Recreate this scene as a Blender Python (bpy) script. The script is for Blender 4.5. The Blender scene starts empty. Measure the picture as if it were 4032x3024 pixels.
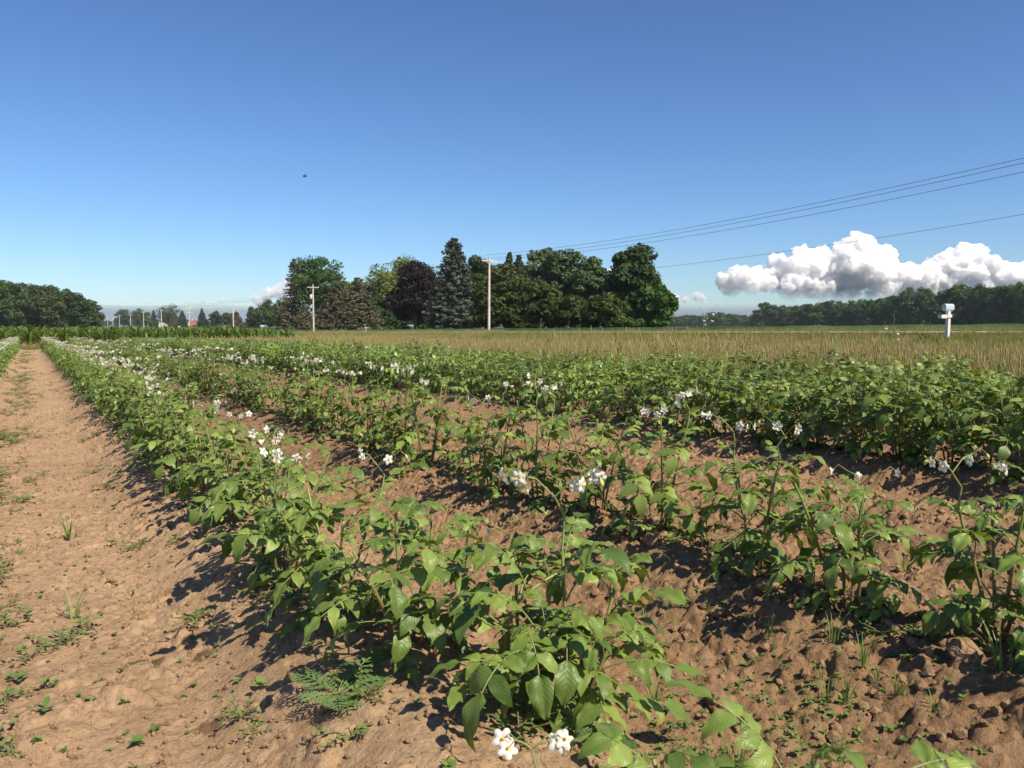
import bpy, math, random
import numpy as np
from mathutils import Matrix, Vector

# ------------------------------------------------------------------ camera, sky, sun, exposure
SC = bpy.context.scene
COL = SC.collection
FPX, CX, CY, YH = 3150.0, 2016.0, 1512.0, 1283.0        # the photograph's focal length, centre and horizon (its own pixels)
CAMZ = 0.75
TH = math.atan((CX - 120.0) / FPX)                      # the rows run along +Y; the camera looks this far to their right
CT, ST = math.cos(TH), math.sin(TH)
PITCH = math.atan((CY - YH) / FPX)
F2 = Vector((ST, CT, 0)); R2 = Vector((CT, -ST, 0))
cam = bpy.data.cameras.new('camera'); CAM = bpy.data.objects.new('camera', cam); COL.objects.link(CAM)
cam.sensor_width = 36; cam.lens = 36 * FPX / 4032.0
cam.clip_start = 0.02; cam.clip_end = 40000
CAM.location = (0, 0, CAMZ); CAM.rotation_euler = (math.pi / 2 - PITCH, 0, -TH)
cam.dof.use_dof = True; cam.dof.focus_distance = 2.6; cam.dof.aperture_fstop = 16
SC.camera = CAM

SUN_EL = math.radians(49)
SH = (0.71 * R2 - 0.70 * F2).normalized()               # horizontal direction towards the sun: right and a little behind
wd = bpy.data.worlds.new('World'); SC.world = wd; wd.use_nodes = True
nt = wd.node_tree
sky = nt.nodes.new('ShaderNodeTexSky'); sky.sky_type = 'NISHITA'; sky.sun_disc = False
sky.sun_elevation = SUN_EL; sky.sun_rotation = math.atan2(SH.x, SH.y)
sky.air_density = 1.0; sky.dust_density = 0.3; sky.ozone_density = 3.0; sky.altitude = 0
gam = nt.nodes.new('ShaderNodeGamma'); gam.inputs[1].default_value = 1.16            # the phone's contrast and white balance, for the whole sky alike
bal = nt.nodes.new('ShaderNodeVectorMath'); bal.operation = 'MULTIPLY'; bal.inputs[1].default_value = (0.40, 0.482, 0.60)
nt.links.new(sky.outputs[0], gam.inputs[0]); nt.links.new(gam.outputs[0], bal.inputs[0])
nt.links.new(bal.outputs[0], nt.nodes['Background'].inputs[0])
nt.nodes['Background'].inputs[1].default_value = 0.107
sl = bpy.data.lights.new('sun', 'SUN'); sl.energy = 4.6; sl.angle = math.radians(0.53); sl.color = (1.0, 0.885, 0.72)
so = bpy.data.objects.new('sun', sl); COL.objects.link(so)
SD = Vector((SH.x * math.cos(SUN_EL), SH.y * math.cos(SUN_EL), math.sin(SUN_EL)))
so.rotation_euler = SD.to_track_quat('Z', 'Y').to_euler(); so.location = (0, 0, 60)
vs = SC.view_settings
vs.view_transform = 'Standard'; vs.look = 'None'; vs.exposure = 0.66; vs.gamma = 1.0; vs.use_curve_mapping = False
SC.render.engine = 'CYCLES'
SC.cycles.max_bounces = 32; SC.cycles.diffuse_bounces = 4; SC.cycles.glossy_bounces = 3; SC.cycles.transmission_bounces = 5; SC.cycles.volume_bounces = 32; SC.cycles.transparent_max_bounces = 24; SC.cycles.use_denoising = True

def ray(px, py):
    v = Vector(((px - CX) / FPX, -(py - CY) / FPX, -1.0))
    return CAM.rotation_euler.to_matrix() @ v
def at(px, py, D):                                       # a place in the field: a pixel of the photograph and its distance ahead
    r = ray(px, py); k = D / r.dot(F2)
    return Vector((0, 0, CAMZ)) + r * k
def pY(px, D):                                           # column of the photograph and distance ahead -> place on the map
    t = (px - CX) / FPX
    return D * (t * CT + ST), D * (CT - t * ST)
def depth(p, y): return y * CT + p * ST
def D_of(px, p): return p / ((px - CX) / FPX * CT + ST)

# ------------------------------------------------------------------ numpy noise
def _h(ix, iy, s):
    n = (ix.astype(np.int64) * 374761393 + iy.astype(np.int64) * 668265263 + s * 1442695041) & 0xffffffff
    n = ((n ^ (n >> 13)) * 1274126177) & 0xffffffff
    n = ((n ^ (n >> 16)) * 2246822519) & 0xffffffff
    return ((n ^ (n >> 15)) & 0xffffff) / float(0xffffff)
def vn(x, y, s=0):
    ix, iy = np.floor(x), np.floor(y); fx, fy = x - ix, y - iy
    fx = fx * fx * fx * (fx * (fx * 6 - 15) + 10); fy = fy * fy * fy * (fy * (fy * 6 - 15) + 10)
    a, b = _h(ix, iy, s), _h(ix + 1, iy, s); c, d = _h(ix, iy + 1, s), _h(ix + 1, iy + 1, s)
    return (a * (1 - fx) + b * fx) * (1 - fy) + (c * (1 - fx) + d * fx) * fy
def fbm(x, y, s=0, o=4, g=0.5):
    r = np.zeros_like(x); a = 1.0; t = 0.0
    for k in range(o):
        r += a * (vn(x * 2 ** k + 17.3 * k, y * 2 ** k - 9.1 * k, s + k) * 2 - 1); t += a; a *= g
    return r / t
def worley(x, y, s=0):
    ix, iy = np.floor(x), np.floor(y)
    f1 = np.full_like(x, 9.0); f2 = np.full_like(x, 9.0); cid = np.zeros_like(x)
    for dx in (-1, 0, 1):
        for dy in (-1, 0, 1):
            jx, jy = ix + dx, iy + dy
            qx = jx + _h(jx, jy, s); qy = jy + _h(jx, jy, s + 7)
            d = np.hypot(x - qx, y - qy); h = _h(jx, jy, s + 13)
            m = d < f1
            f2 = np.where(m, f1, np.minimum(f2, d)); cid = np.where(m, h, cid); f1 = np.where(m, d, f1)
    return f1, f2, cid
def sst(a, b, x):
    t = np.clip((x - a) / (b - a), 0, 1); return t * t * (3 - 2 * t)

# ------------------------------------------------------------------ materials
def new_mat(name):
    m = bpy.data.materials.new(name); m.use_nodes = True
    n = m.node_tree.nodes; n.clear()
    return m, n, m.node_tree.links
def N(n, t, **kw):
    o = n.new(t)
    for k, v in kw.items(): setattr(o, k, v)
    return o
def ramp(n, stops):
    r = n.new('ShaderNodeValToRGB'); e = r.color_ramp.elements
    while len(e) < len(stops): e.new(0.5)
    for q, (p, c) in zip(e, stops): q.position = p; q.color = (*c, 1)
    return r
def plain(name, col, rough=0.8, spec=0.2, var=0.15, scale=8.0, metal=0.0, bump=0.0):
    m, n, l = new_mat(name)
    out = N(n, 'ShaderNodeOutputMaterial'); b = N(n, 'ShaderNodeBsdfPrincipled')
    b.inputs['Roughness'].default_value = rough; b.inputs['Specular IOR Level'].default_value = spec; b.inputs['Metallic'].default_value = metal
    tc = N(n, 'ShaderNodeTexCoord'); nz = N(n, 'ShaderNodeTexNoise'); nz.inputs['Scale'].default_value = scale; nz.inputs['Detail'].default_value = 5
    l.new(tc.outputs['Object'], nz.inputs['Vector'])
    r = ramp(n, [(0.3, tuple(c * (1 - var) for c in col)), (0.7, tuple(min(1, c * (1 + var)) for c in col))])
    l.new(nz.outputs['Fac'], r.inputs[0]); l.new(r.outputs[0], b.inputs['Base Color'])
    if bump:
        bp = N(n, 'ShaderNodeBump'); bp.inputs['Strength'].default_value = bump; bp.inputs['Distance'].default_value = 0.01
        l.new(nz.outputs['Fac'], bp.inputs['Height']); l.new(bp.outputs[0], b.inputs['Normal'])
    l.new(b.outputs[0], out.inputs[0]); return m
def leafy(name, c1, c2, trans=0.3, rough=0.5, spec=0.35, veins=False, tint=True, tcol=None, world_var=None):
    """leaf: colour varies from leaf to leaf (attribute tint, object random); light passes through"""
    m, n, l = new_mat(name)
    out = N(n, 'ShaderNodeOutputMaterial'); b = N(n, 'ShaderNodeBsdfPrincipled'); tr = N(n, 'ShaderNodeBsdfTranslucent'); mx = N(n, 'ShaderNodeMixShader')
    b.inputs['Roughness'].default_value = rough; b.inputs['Specular IOR Level'].default_value = spec
    r = ramp(n, [(0.0, c1), (1.0, c2)])
    oi = N(n, 'ShaderNodeObjectInfo'); ad = N(n, 'ShaderNodeMath', operation='MULTIPLY_ADD')
    at_ = N(n, 'ShaderNodeAttribute', attribute_name='tint')
    ad.inputs[1].default_value = 0.65
    l.new(at_.outputs['Fac'], ad.inputs[0])
    sc = N(n, 'ShaderNodeMath', operation='MULTIPLY'); sc.inputs[1].default_value = 0.35
    l.new(oi.outputs['Random'], sc.inputs[0]); l.new(sc.outputs[0], ad.inputs[2])
    l.new(ad.outputs[0], r.inputs[0])
    col = r.outputs[0]
    if world_var:
        ge = N(n, 'ShaderNodeNewGeometry'); nz = N(n, 'ShaderNodeTexNoise'); nz.inputs['Scale'].default_value = world_var
        l.new(ge.outputs['Position'], nz.inputs['Vector'])
        mr = N(n, 'ShaderNodeMapRange'); mr.inputs[1].default_value = 0.35; mr.inputs[2].default_value = 0.65; mr.inputs[3].default_value = 0.7; mr.inputs[4].default_value = 1.25
        l.new(nz.outputs['Fac'], mr.inputs[0])
        mm = N(n, 'ShaderNodeVectorMath', operation='SCALE'); l.new(col, mm.inputs[0]); l.new(mr.outputs[0], mm.inputs['Scale']); col = mm.outputs[0]
    if veins:
        uv = N(n, 'ShaderNodeUVMap'); sp = N(n, 'ShaderNodeSeparateXYZ'); l.new(uv.outputs[0], sp.inputs[0])
        av = N(n, 'ShaderNodeMath', operation='ABSOLUTE'); l.new(sp.outputs['Y'], av.inputs[0])
        k1 = N(n, 'ShaderNodeMath', operation='MULTIPLY_ADD'); l.new(av.outputs[0], k1.inputs[0]); k1.inputs[1].default_value = -0.32; l.new(sp.outputs['X'], k1.inputs[2])
        k2 = N(n, 'ShaderNodeMath', operation='MULTIPLY'); l.new(k1.outputs[0], k2.inputs[0]); k2.inputs[1].default_value = 8.0 * 2 * math.pi
        sn = N(n, 'ShaderNodeMath', operation='COSINE'); l.new(k2.outputs[0], sn.inputs[0])
        pw = N(n, 'ShaderNodeMapRange'); l.new(sn.outputs[0], pw.inputs[0]); pw.inputs[1].default_value = 0.80; pw.inputs[2].default_value = 1.0
        mr = N(n, 'ShaderNodeMapRange'); l.new(av.outputs[0], mr.inputs[0]); mr.inputs[1].default_value = 0.09; mr.inputs[2].default_value = 0.02
        vx = N(n, 'ShaderNodeMath', operation='MAXIMUM'); l.new(pw.outputs[0], vx.inputs[0]); l.new(mr.outputs[0], vx.inputs[1])
        vmix = N(n, 'ShaderNodeMix', data_type='RGBA'); f = N(n, 'ShaderNodeMath', operation='MULTIPLY'); l.new(vx.outputs[0], f.inputs[0]); f.inputs[1].default_value = 0.11
        l.new(f.outputs[0], vmix.inputs[0]); l.new(col, vmix.inputs[6]); vmix.inputs[7].default_value = (c2[0] * 1.6, c2[1] * 1.4, c2[2] * 1.8, 1); col = vmix.outputs[2]
        bp = N(n, 'ShaderNodeBump'); bp.inputs['Strength'].default_value = 0.13; bp.inputs['Distance'].default_value = 0.0012; bp.invert = True
        # puckered between the veins
        l.new(sn.outputs[0], bp.inputs['Height']); l.new(bp.outputs[0], b.inputs['Normal'])
    l.new(col, b.inputs['Base Color'])
    tm = N(n, 'ShaderNodeVectorMath', operation='MULTIPLY'); l.new(col, tm.inputs[0]); tm.inputs[1].default_value = tcol or (1.5, 1.35, 0.4)
    l.new(tm.outputs[0], tr.inputs[0])
    mx.inputs[0].default_value = trans
    l.new(b.outputs[0], mx.inputs[1]); l.new(tr.outputs[0], mx.inputs[2]); l.new(mx.outputs[0], out.inputs[0])
    return m

M = {}
M['leaf'] = leafy('potato leaf', (0.042, 0.092, 0.014), (0.245, 0.330, 0.068), 0.23, 0.45, 0.4, veins=True)
M['leaf_far'] = leafy('potato leaf in the canopy', (0.048, 0.108, 0.016), (0.260, 0.355, 0.074), 0.23, 0.40, 0.5, world_var=0.9)
M['petal'] = leafy('potato petal', (0.66, 0.65, 0.57), (0.78, 0.77, 0.70), 0.3, 0.6, 0.2, tcol=(1, 1, 0.95))
M['anther'] = plain('anther cone', (0.75, 0.42, 0.04), 0.6)
M['bud'] = plain('flower bud', (0.45, 0.50, 0.14), 0.6)
M['corn'] = leafy('corn leaf', (0.055, 0.110, 0.018), (0.180, 0.255, 0.056), 0.25, 0.4, 0.45)
M['corn_stalk'] = plain('corn stalk', (0.16, 0.27, 0.07), 0.6)
M['grass'] = leafy('green grass', (0.100, 0.145, 0.030), (0.26, 0.275, 0.070), 0.25, 0.6, 0.2)
M['grass_dry'] = leafy('dry grass', (0.27, 0.225, 0.085), (0.46, 0.385, 0.165), 0.2, 0.7, 0.15, tcol=(1.1, 1.0, 0.6))
M['weed'] = leafy('weed leaf', (0.075, 0.150, 0.032), (0.20, 0.29, 0.080), 0.25, 0.5, 0.35)
M['ragweed'] = leafy('feathery weed leaf', (0.10, 0.18, 0.06), (0.19, 0.28, 0.10), 0.2, 0.6, 0.25)
M['bark'] = plain('bark', (0.12, 0.095, 0.07), 0.9, 0.1, 0.3, 3.0, bump=0.5)
M['pole'] = plain('weathered pole wood', (0.60, 0.53, 0.43), 0.85, 0.1, 0.15, 2.0)
M['grey_metal'] = plain('galvanised steel', (0.42, 0.44, 0.46), 0.45, 0.5, 0.1, 5, 0.6)
M['can'] = plain('transformer paint', (0.68, 0.70, 0.72), 0.5)
M['insulator'] = plain('porcelain', (0.62, 0.60, 0.56), 0.3, 0.5)
M['wire'] = plain('wire', (0.07, 0.08, 0.09), 0.6)
M['white'] = plain('white painted wood', (0.62, 0.60, 0.56), 0.6, 0.3, 0.08, 20)
M['mailbox'] = plain('pale blue grey mailbox paint', (0.42, 0.49, 0.52), 0.35, 0.5, 0.05, 10)
M['road'] = plain('pale worn concrete', (0.50, 0.47, 0.43), 0.9, 0.2, 0.12, 1.5)
M['gravel'] = plain('gravel shoulder', (0.36, 0.31, 0.25), 0.95, 0.1, 0.2, 6)
M['brick'] = plain('red brick', (0.42, 0.13, 0.085), 0.9, 0.1, 0.12, 4)
M['cream'] = plain('cream siding', (0.62, 0.54, 0.40), 0.8, 0.2, 0.06, 4)
M['tan'] = plain('tan siding', (0.36, 0.28, 0.17), 0.8, 0.2, 0.08, 4)
M['roof'] = plain('dark shingles', (0.075, 0.085, 0.09), 0.9, 0.1, 0.2, 4)
M['glass'] = plain('window glass', (0.03, 0.035, 0.04), 0.1, 0.5)
M['awning'] = plain('red awning cloth', (0.35, 0.05, 0.05), 0.8)
M['insect'] = plain('insect', (0.012, 0.011, 0.012), 0.35, 0.5)
M['wing'] = leafy('insect wing', (0.25, 0.24, 0.22), (0.3, 0.3, 0.28), 0.5, 0.3, 0.4, tcol=(1, 1, 1))
M['lady'] = plain('red shell', (0.45, 0.05, 0.015), 0.25, 0.5, 0.05)
M['crop'] = leafy('bean field', (0.040, 0.080, 0.020), (0.075, 0.125, 0.034), 0.10, 0.6, 0.2, world_var=0.05)

def stem_mat():
    m, n, l = new_mat('potato stem')
    out = N(n, 'ShaderNodeOutputMaterial'); b = N(n, 'ShaderNodeBsdfPrincipled'); b.inputs['Roughness'].default_value = 0.5
    a = N(n, 'ShaderNodeAttribute', attribute_name='tint')
    r = ramp(n, [(0.0, (0.13, 0.075, 0.05)), (0.45, (0.17, 0.13, 0.05)), (1.0, (0.20, 0.25, 0.07))])
    l.new(a.outputs['Fac'], r.inputs[0]); l.new(r.outputs[0], b.inputs['Base Color']); l.new(b.outputs[0], out.inputs[0]); return m
M['stem'] = stem_mat()

def soil_mat():
    m, n, l = new_mat('dry silty soil')
    out = N(n, 'ShaderNodeOutputMaterial'); b = N(n, 'ShaderNodeBsdfPrincipled')
    b.inputs['Roughness'].default_value = 0.95; b.inputs['Specular IOR Level'].default_value = 0.08
    ge = N(n, 'ShaderNodeNewGeometry')
    def noise(scale, det, rough=0.6):
        q = N(n, 'ShaderNodeTexNoise'); q.inputs['Scale'].default_value = scale; q.inputs['Detail'].default_value = det; q.inputs['Roughness'].default_value = rough
        l.new(ge.outputs['Position'], q.inputs['Vector']); return q
    n1, n2, n3 = noise(1.1, 4), noise(9, 8, 0.65), noise(120, 6, 0.7)
    r = ramp(n, [(0.30, (0.292, 0.192, 0.108)), (0.52, (0.395, 0.266, 0.156)), (0.75, (0.485, 0.338, 0.208))])
    mx = N(n, 'ShaderNodeMath', operation='MULTIPLY_ADD'); l.new(n1.outputs['Fac'], mx.inputs[0]); mx.inputs[1].default_value = 0.4
    m2 = N(n, 'ShaderNodeMath', operation='MULTIPLY'); l.new(n2.outputs['Fac'], m2.inputs[0]); m2.inputs[1].default_value = 0.62
    l.new(m2.outputs[0], mx.inputs[2]); l.new(mx.outputs[0], r.inputs[0])
    # fresh, moister crumbs in the tilled strip; damp patches on the path (attributes of the ground sheet)
    af = N(n, 'ShaderNodeAttribute', attribute_name='tilled'); ad = N(n, 'ShaderNodeAttribute', attribute_name='damp'); ag = N(n, 'ShaderNodeAttribute', attribute_name='turf')
    t1 = N(n, 'ShaderNodeMix', data_type='RGBA', blend_type='MULTIPLY'); l.new(r.outputs[0], t1.inputs[6]); t1.inputs[7].default_value = (0.70, 0.66, 0.62, 1); l.new(af.outputs['Fac'], t1.inputs[0])
    t2 = N(n, 'ShaderNodeMix', data_type='RGBA', blend_type='MULTIPLY'); l.new(t1.outputs[2], t2.inputs[6]); t2.inputs[7].default_value = (0.36, 0.32, 0.30, 1); l.new(ad.outputs['Fac'], t2.inputs[0])
    gr = ramp(n, [(0.35, (0.10, 0.105, 0.035)), (0.65, (0.22, 0.165, 0.075))]); l.new(n2.outputs['Fac'], gr.inputs[0])
    t3 = N(n, 'ShaderNodeMix', data_type='RGBA'); l.new(ag.outputs['Fac'], t3.inputs[0]); l.new(t2.outputs[2], t3.inputs[6]); l.new(gr.outputs[0], t3.inputs[7])
    n5 = noise(60, 9, 0.75); spk = ramp(n, [(0.33, (0.62, 0.60, 0.58)), (0.5, (1, 1, 1)), (0.70, (1.22, 1.2, 1.18))]); l.new(n5.outputs['Fac'], spk.inputs[0])
    t4 = N(n, 'ShaderNodeMix', data_type='RGBA', blend_type='MULTIPLY'); t4.inputs[0].default_value = 1.0; l.new(t3.outputs[2], t4.inputs[6]); l.new(spk.outputs[0], t4.inputs[7])
    l.new(t4.outputs[2], b.inputs['Base Color'])
    bp = N(n, 'ShaderNodeBump'); bp.inputs['Strength'].default_value = 0.9; bp.inputs['Distance'].default_value = 0.011
    bs = N(n, 'ShaderNodeMath', operation='MULTIPLY_ADD'); l.new(n3.outputs['Fac'], bs.inputs[0]); bs.inputs[1].default_value = 0.7
    n4 = noise(45, 8, 0.7); l.new(n4.outputs['Fac'], bs.inputs[2])
    l.new(bs.outputs[0], bp.inputs['Height']); l.new(bp.outputs[0], b.inputs['Normal'])
    l.new(b.outputs[0], out.inputs[0]); return m
M['soil'] = soil_mat()

def tree_mat(name, c1, c2, trans=0.22):
    M[name] = leafy(name, c1, c2, trans, 0.6, 0.25, tcol=(1.3, 1.4, 0.5), world_var=0.35)
tree_mat('wood_green', (0.030, 0.060, 0.016), (0.085, 0.130, 0.034))
tree_mat('mid_green', (0.035, 0.085, 0.014), (0.100, 0.170, 0.030))
tree_mat('light_green', (0.070, 0.110, 0.025), (0.165, 0.215, 0.060))
tree_mat('yellow_green', (0.085, 0.125, 0.015), (0.22, 0.26, 0.060))
tree_mat('olive_green', (0.032, 0.055, 0.012), (0.085, 0.110, 0.026))
tree_mat('grey_green', (0.050, 0.085, 0.032), (0.120, 0.170, 0.070))
tree_mat('purple_leaf', (0.010, 0.006, 0.007), (0.026, 0.013, 0.013), 0.06)
tree_mat('blue_needles', (0.055, 0.074, 0.050), (0.155, 0.178, 0.130), 0.08)
tree_mat('dark_needles', (0.060, 0.062, 0.030), (0.165, 0.150, 0.082), 0.08)
tree_mat('pine_needles', (0.030, 0.050, 0.026), (0.075, 0.105, 0.050), 0.08)
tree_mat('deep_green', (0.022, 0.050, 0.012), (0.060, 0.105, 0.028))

# ------------------------------------------------------------------ mesh helpers
class G:
    def __init__(s): s.v = []; s.f = []; s.m = []; s.uv = []; s.t = []; s.n = 0
    def add(s, v, f, mat=0, uv=None, tint=0.5):
        v = np.asarray(v, float).reshape(-1, 3); f = np.asarray(f, int)
        s.v.append(v); s.f.append(f + s.n); s.m.append(np.full(len(f), mat))
        s.uv.append(np.zeros((len(v), 2)) if uv is None else uv)
        s.t.append(np.full(len(v), tint) if np.isscalar(tint) else np.asarray(tint)); s.n += len(v)
    def merge(s, g, Mx, mat=None, tint=None):
        A = np.array(Mx)
        for v, f, m, u, t in zip(g.v, g.f, g.m, g.uv, g.t):
            s.v.append(v @ A[:3, :3].T + A[:3, 3]); s.uv.append(u); s.t.append(t if tint is None else np.full(len(v), tint))
            s.m.append(m if mat is None else np.full(len(f), mat))
        off = s.n
        for f in g.f: s.f.append(f + off)
        s.n += g.n
    def box(s, lo, hi, mat=0, tint=0.5):
        x0, y0, z0 = lo; x1, y1, z1 = hi
        v = [(x0, y0, z0), (x1, y0, z0), (x1, y1, z0), (x0, y1, z0), (x0, y0, z1), (x1, y0, z1), (x1, y1, z1), (x0, y1, z1)]
        s.add(v, [(0, 3, 2, 1), (4, 5, 6, 7), (0, 1, 5, 4), (1, 2, 6, 5), (2, 3, 7, 6), (3, 0, 4, 7)], mat, tint=tint)
    def mesh(s, name, mats, smooth=True):
        me = bpy.data.meshes.new(name)
        V = np.concatenate(s.v); me.vertices.add(len(V)); me.vertices.foreach_set('co', V.ravel())
        li = np.concatenate([f.ravel() for f in s.f]); lt = np.concatenate([np.full(len(f), f.shape[1]) for f in s.f])
        me.loops.add(len(li)); me.loops.foreach_set('vertex_index', li)
        me.polygons.add(len(lt)); me.polygons.foreach_set('loop_start', np.concatenate([[0], np.cumsum(lt)[:-1]])); me.polygons.foreach_set('loop_total', lt)
        me.polygons.foreach_set('material_index', np.concatenate(s.m).astype(int))
        me.polygons.foreach_set('use_smooth', np.full(len(lt), smooth))
        U = np.concatenate(s.uv)
        if np.any(U): me.uv_layers.new(name='UVMap').data.foreach_set('uv', U[li].ravel())
        a = me.attributes.new('tint', 'FLOAT', 'POINT'); a.data.foreach_set('value', np.concatenate(s.t))
        for q in mats: me.materials.append(M[q] if isinstance(q, str) else q)
        me.update(calc_edges=True); me.validate(); return me

def tube(g, path, rad, sides=6, mat=0, tint=0.5, cap=True):
    P = np.array([tuple(p) for p in path], float); n = len(P)
    rad = np.full(n, rad) if np.isscalar(rad) else np.asarray(rad, float)
    T = np.gradient(P, axis=0); T /= np.linalg.norm(T, axis=1)[:, None] + 1e-12
    ref = np.array([0.31, 0.17, 0.93]) if abs(T[0][2]) < 0.9 else np.array([0.97, 0.2, 0.1])
    A = np.cross(T, ref); A /= np.linalg.norm(A, axis=1)[:, None]; B = np.cross(T, A)
    an = np.arange(sides) * 2 * math.pi / sides
    V = P[:, None] + rad[:, None, None] * (A[:, None] * np.cos(an)[None, :, None] + B[:, None] * np.sin(an)[None, :, None])
    V = V.reshape(-1, 3); i = np.arange(n - 1)[:, None] * sides; j = np.arange(sides)[None]; k = (j + 1) % sides
    f = np.stack([i + j, i + k, i + k + sides, i + j + sides], -1).reshape(-1, 4)
    tt = np.repeat(tint, sides) if not np.isscalar(tint) else tint
    g.add(V, f, mat, tint=tt)
    if cap:
        g.add(V[-sides:], [tuple(range(sides))], mat, tint=0.5 if not np.isscalar(tint) else tint)
        g.add(V[:sides], [tuple(range(sides))[::-1]], mat, tint=0.5 if not np.isscalar(tint) else tint)

def obj(name, me, parent=None, Mx=None):
    o = bpy.data.objects.new(name, me); COL.objects.link(o)
    if parent is not None: o.parent = parent
    if Mx is not None: o.matrix_basis = Mx
    return o
def tag(o, label, cat, group=None, kind=None):
    if label: o['label'] = label
    if cat: o['category'] = cat
    if group: o['group'] = group
    if kind: o['kind'] = kind
    return o
def empty(name, loc, rz=0, s=1.0, label=None, cat=None, group=None):
    o = bpy.data.objects.new(name, None); COL.objects.link(o); o.empty_display_size = 0.1
    o.location = loc; o.rotation_euler = (0, 0, rz); o.scale = (s, s, s)
    return tag(o, label, cat, group)
def copy_tree(o, parent=None):
    c = o.copy(); COL.objects.link(c); c.parent = parent
    for ch in o.children: copy_tree(ch, c)
    return c
def Mt(loc, rz=0, ry=0, rx=0, s=1.0):
    return Matrix.Translation(loc) @ Matrix.Rotation(rz, 4, 'Z') @ Matrix.Rotation(ry, 4, 'Y') @ Matrix.Rotation(rx, 4, 'X') @ Matrix.Scale(s, 4)

def scatter(name, meshes, pos, rot, scl, idx, label, cat):
    """one object of uncountable plants: every vertex of a point cloud carries one of the shapes"""
    c = bpy.data.collections.new(name + ' shapes')
    for k, me in enumerate(meshes):
        c.objects.link(bpy.data.objects.new('%s shape %02d' % (name, k), me))
    me = bpy.data.meshes.new(name); me.vertices.add(len(pos)); me.vertices.foreach_set('co', np.asarray(pos, float).ravel())
    me.attributes.new('rot', 'FLOAT_VECTOR', 'POINT').data.foreach_set('vector', np.asarray(rot, float).ravel())
    me.attributes.new('scl', 'FLOAT', 'POINT').data.foreach_set('value', np.asarray(scl, float))
    me.attributes.new('idx', 'INT', 'POINT').data.foreach_set('value', np.asarray(idx, int))
    o = obj(name, me); tag(o, label, cat, kind='stuff')
    g = bpy.data.node_groups.new(name, 'GeometryNodeTree')
    g.interface.new_socket('Geometry', in_out='INPUT', socket_type='NodeSocketGeometry')
    g.interface.new_socket('Geometry', in_out='OUTPUT', socket_type='NodeSocketGeometry')
    n, l = g.nodes, g.links
    gi, go = n.new('NodeGroupInput'), n.new('NodeGroupOutput')
    ci = n.new('GeometryNodeCollectionInfo'); ci.inputs[0].default_value = c; ci.inputs['Separate Children'].default_value = True; ci.inputs['Reset Children'].default_value = True
    ip = n.new('GeometryNodeInstanceOnPoints'); ip.inputs['Pick Instance'].default_value = True
    def na(nm, t):
        q = n.new('GeometryNodeInputNamedAttribute'); q.data_type = t; q.inputs['Name'].default_value = nm; return q.outputs[0]
    l.new(gi.outputs[0], ip.inputs['Points']); l.new(ci.outputs[0], ip.inputs['Instance'])
    l.new(na('idx', 'INT'), ip.inputs['Instance Index']); l.new(na('rot', 'FLOAT_VECTOR'), ip.inputs['Rotation']); l.new(na('scl', 'FLOAT'), ip.inputs['Scale'])
    l.new(ip.outputs[0], go.inputs[0])
    md = o.modifiers.new('scatter', 'NODES'); md.node_group = g
    return o

# ------------------------------------------------------------------ the ground
ROWS = [-0.55, 0.58, 1.62, 3.70, 4.70, 5.70]
FIELD_END = 42.5
P_ROAD0, P_ROAD1 = 36.0, 42.4
def road_z(y): return np.clip(0.58 - 0.007 * y, -0.55, 0.7)
def base_z(p, y):
    """the lie of the land, without ridges and clods"""
    p = np.asarray(p, float); y = np.asarray(y, float)
    f = -0.008 * np.clip(y, 0, 100)
    far = -0.8 + 0 * p
    r = road_z(y) - 0.06
    f = f - 0.28 * sst(9, 16, p)
    z = f + (r - f) * sst(29, 35.2, p)
    z = z + (far - z) * sst(46, 140, p)
    return z
def ridge_z(p, y):
    z = np.zeros_like(p)
    for k, r in enumerate(ROWS):
        w = 0.38; d = np.abs(p - r + 0.03 * np.sin(y * 1.7 + k)) / w
        z = np.maximum(z, 0.105 * (1 - sst(0.12, 1.0, d)))
    d = np.abs(p - 2.66) / 0.45
    z = np.maximum(z, 0.10 * (1 - sst(0.2, 1.0, d)))
    return z * (1 - sst(FIELD_END - 0.5, FIELD_END + 0.5, y)) * sst(-14, -12, y)
def tilled_mask(p, y):
    e = 0.18 * fbm(p * 2, y * 2, 5, 2)
    return sst(0.72, 1.0, p + e - 0.02 * y) * (1 - sst(6.1, 6.6, p))
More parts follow.
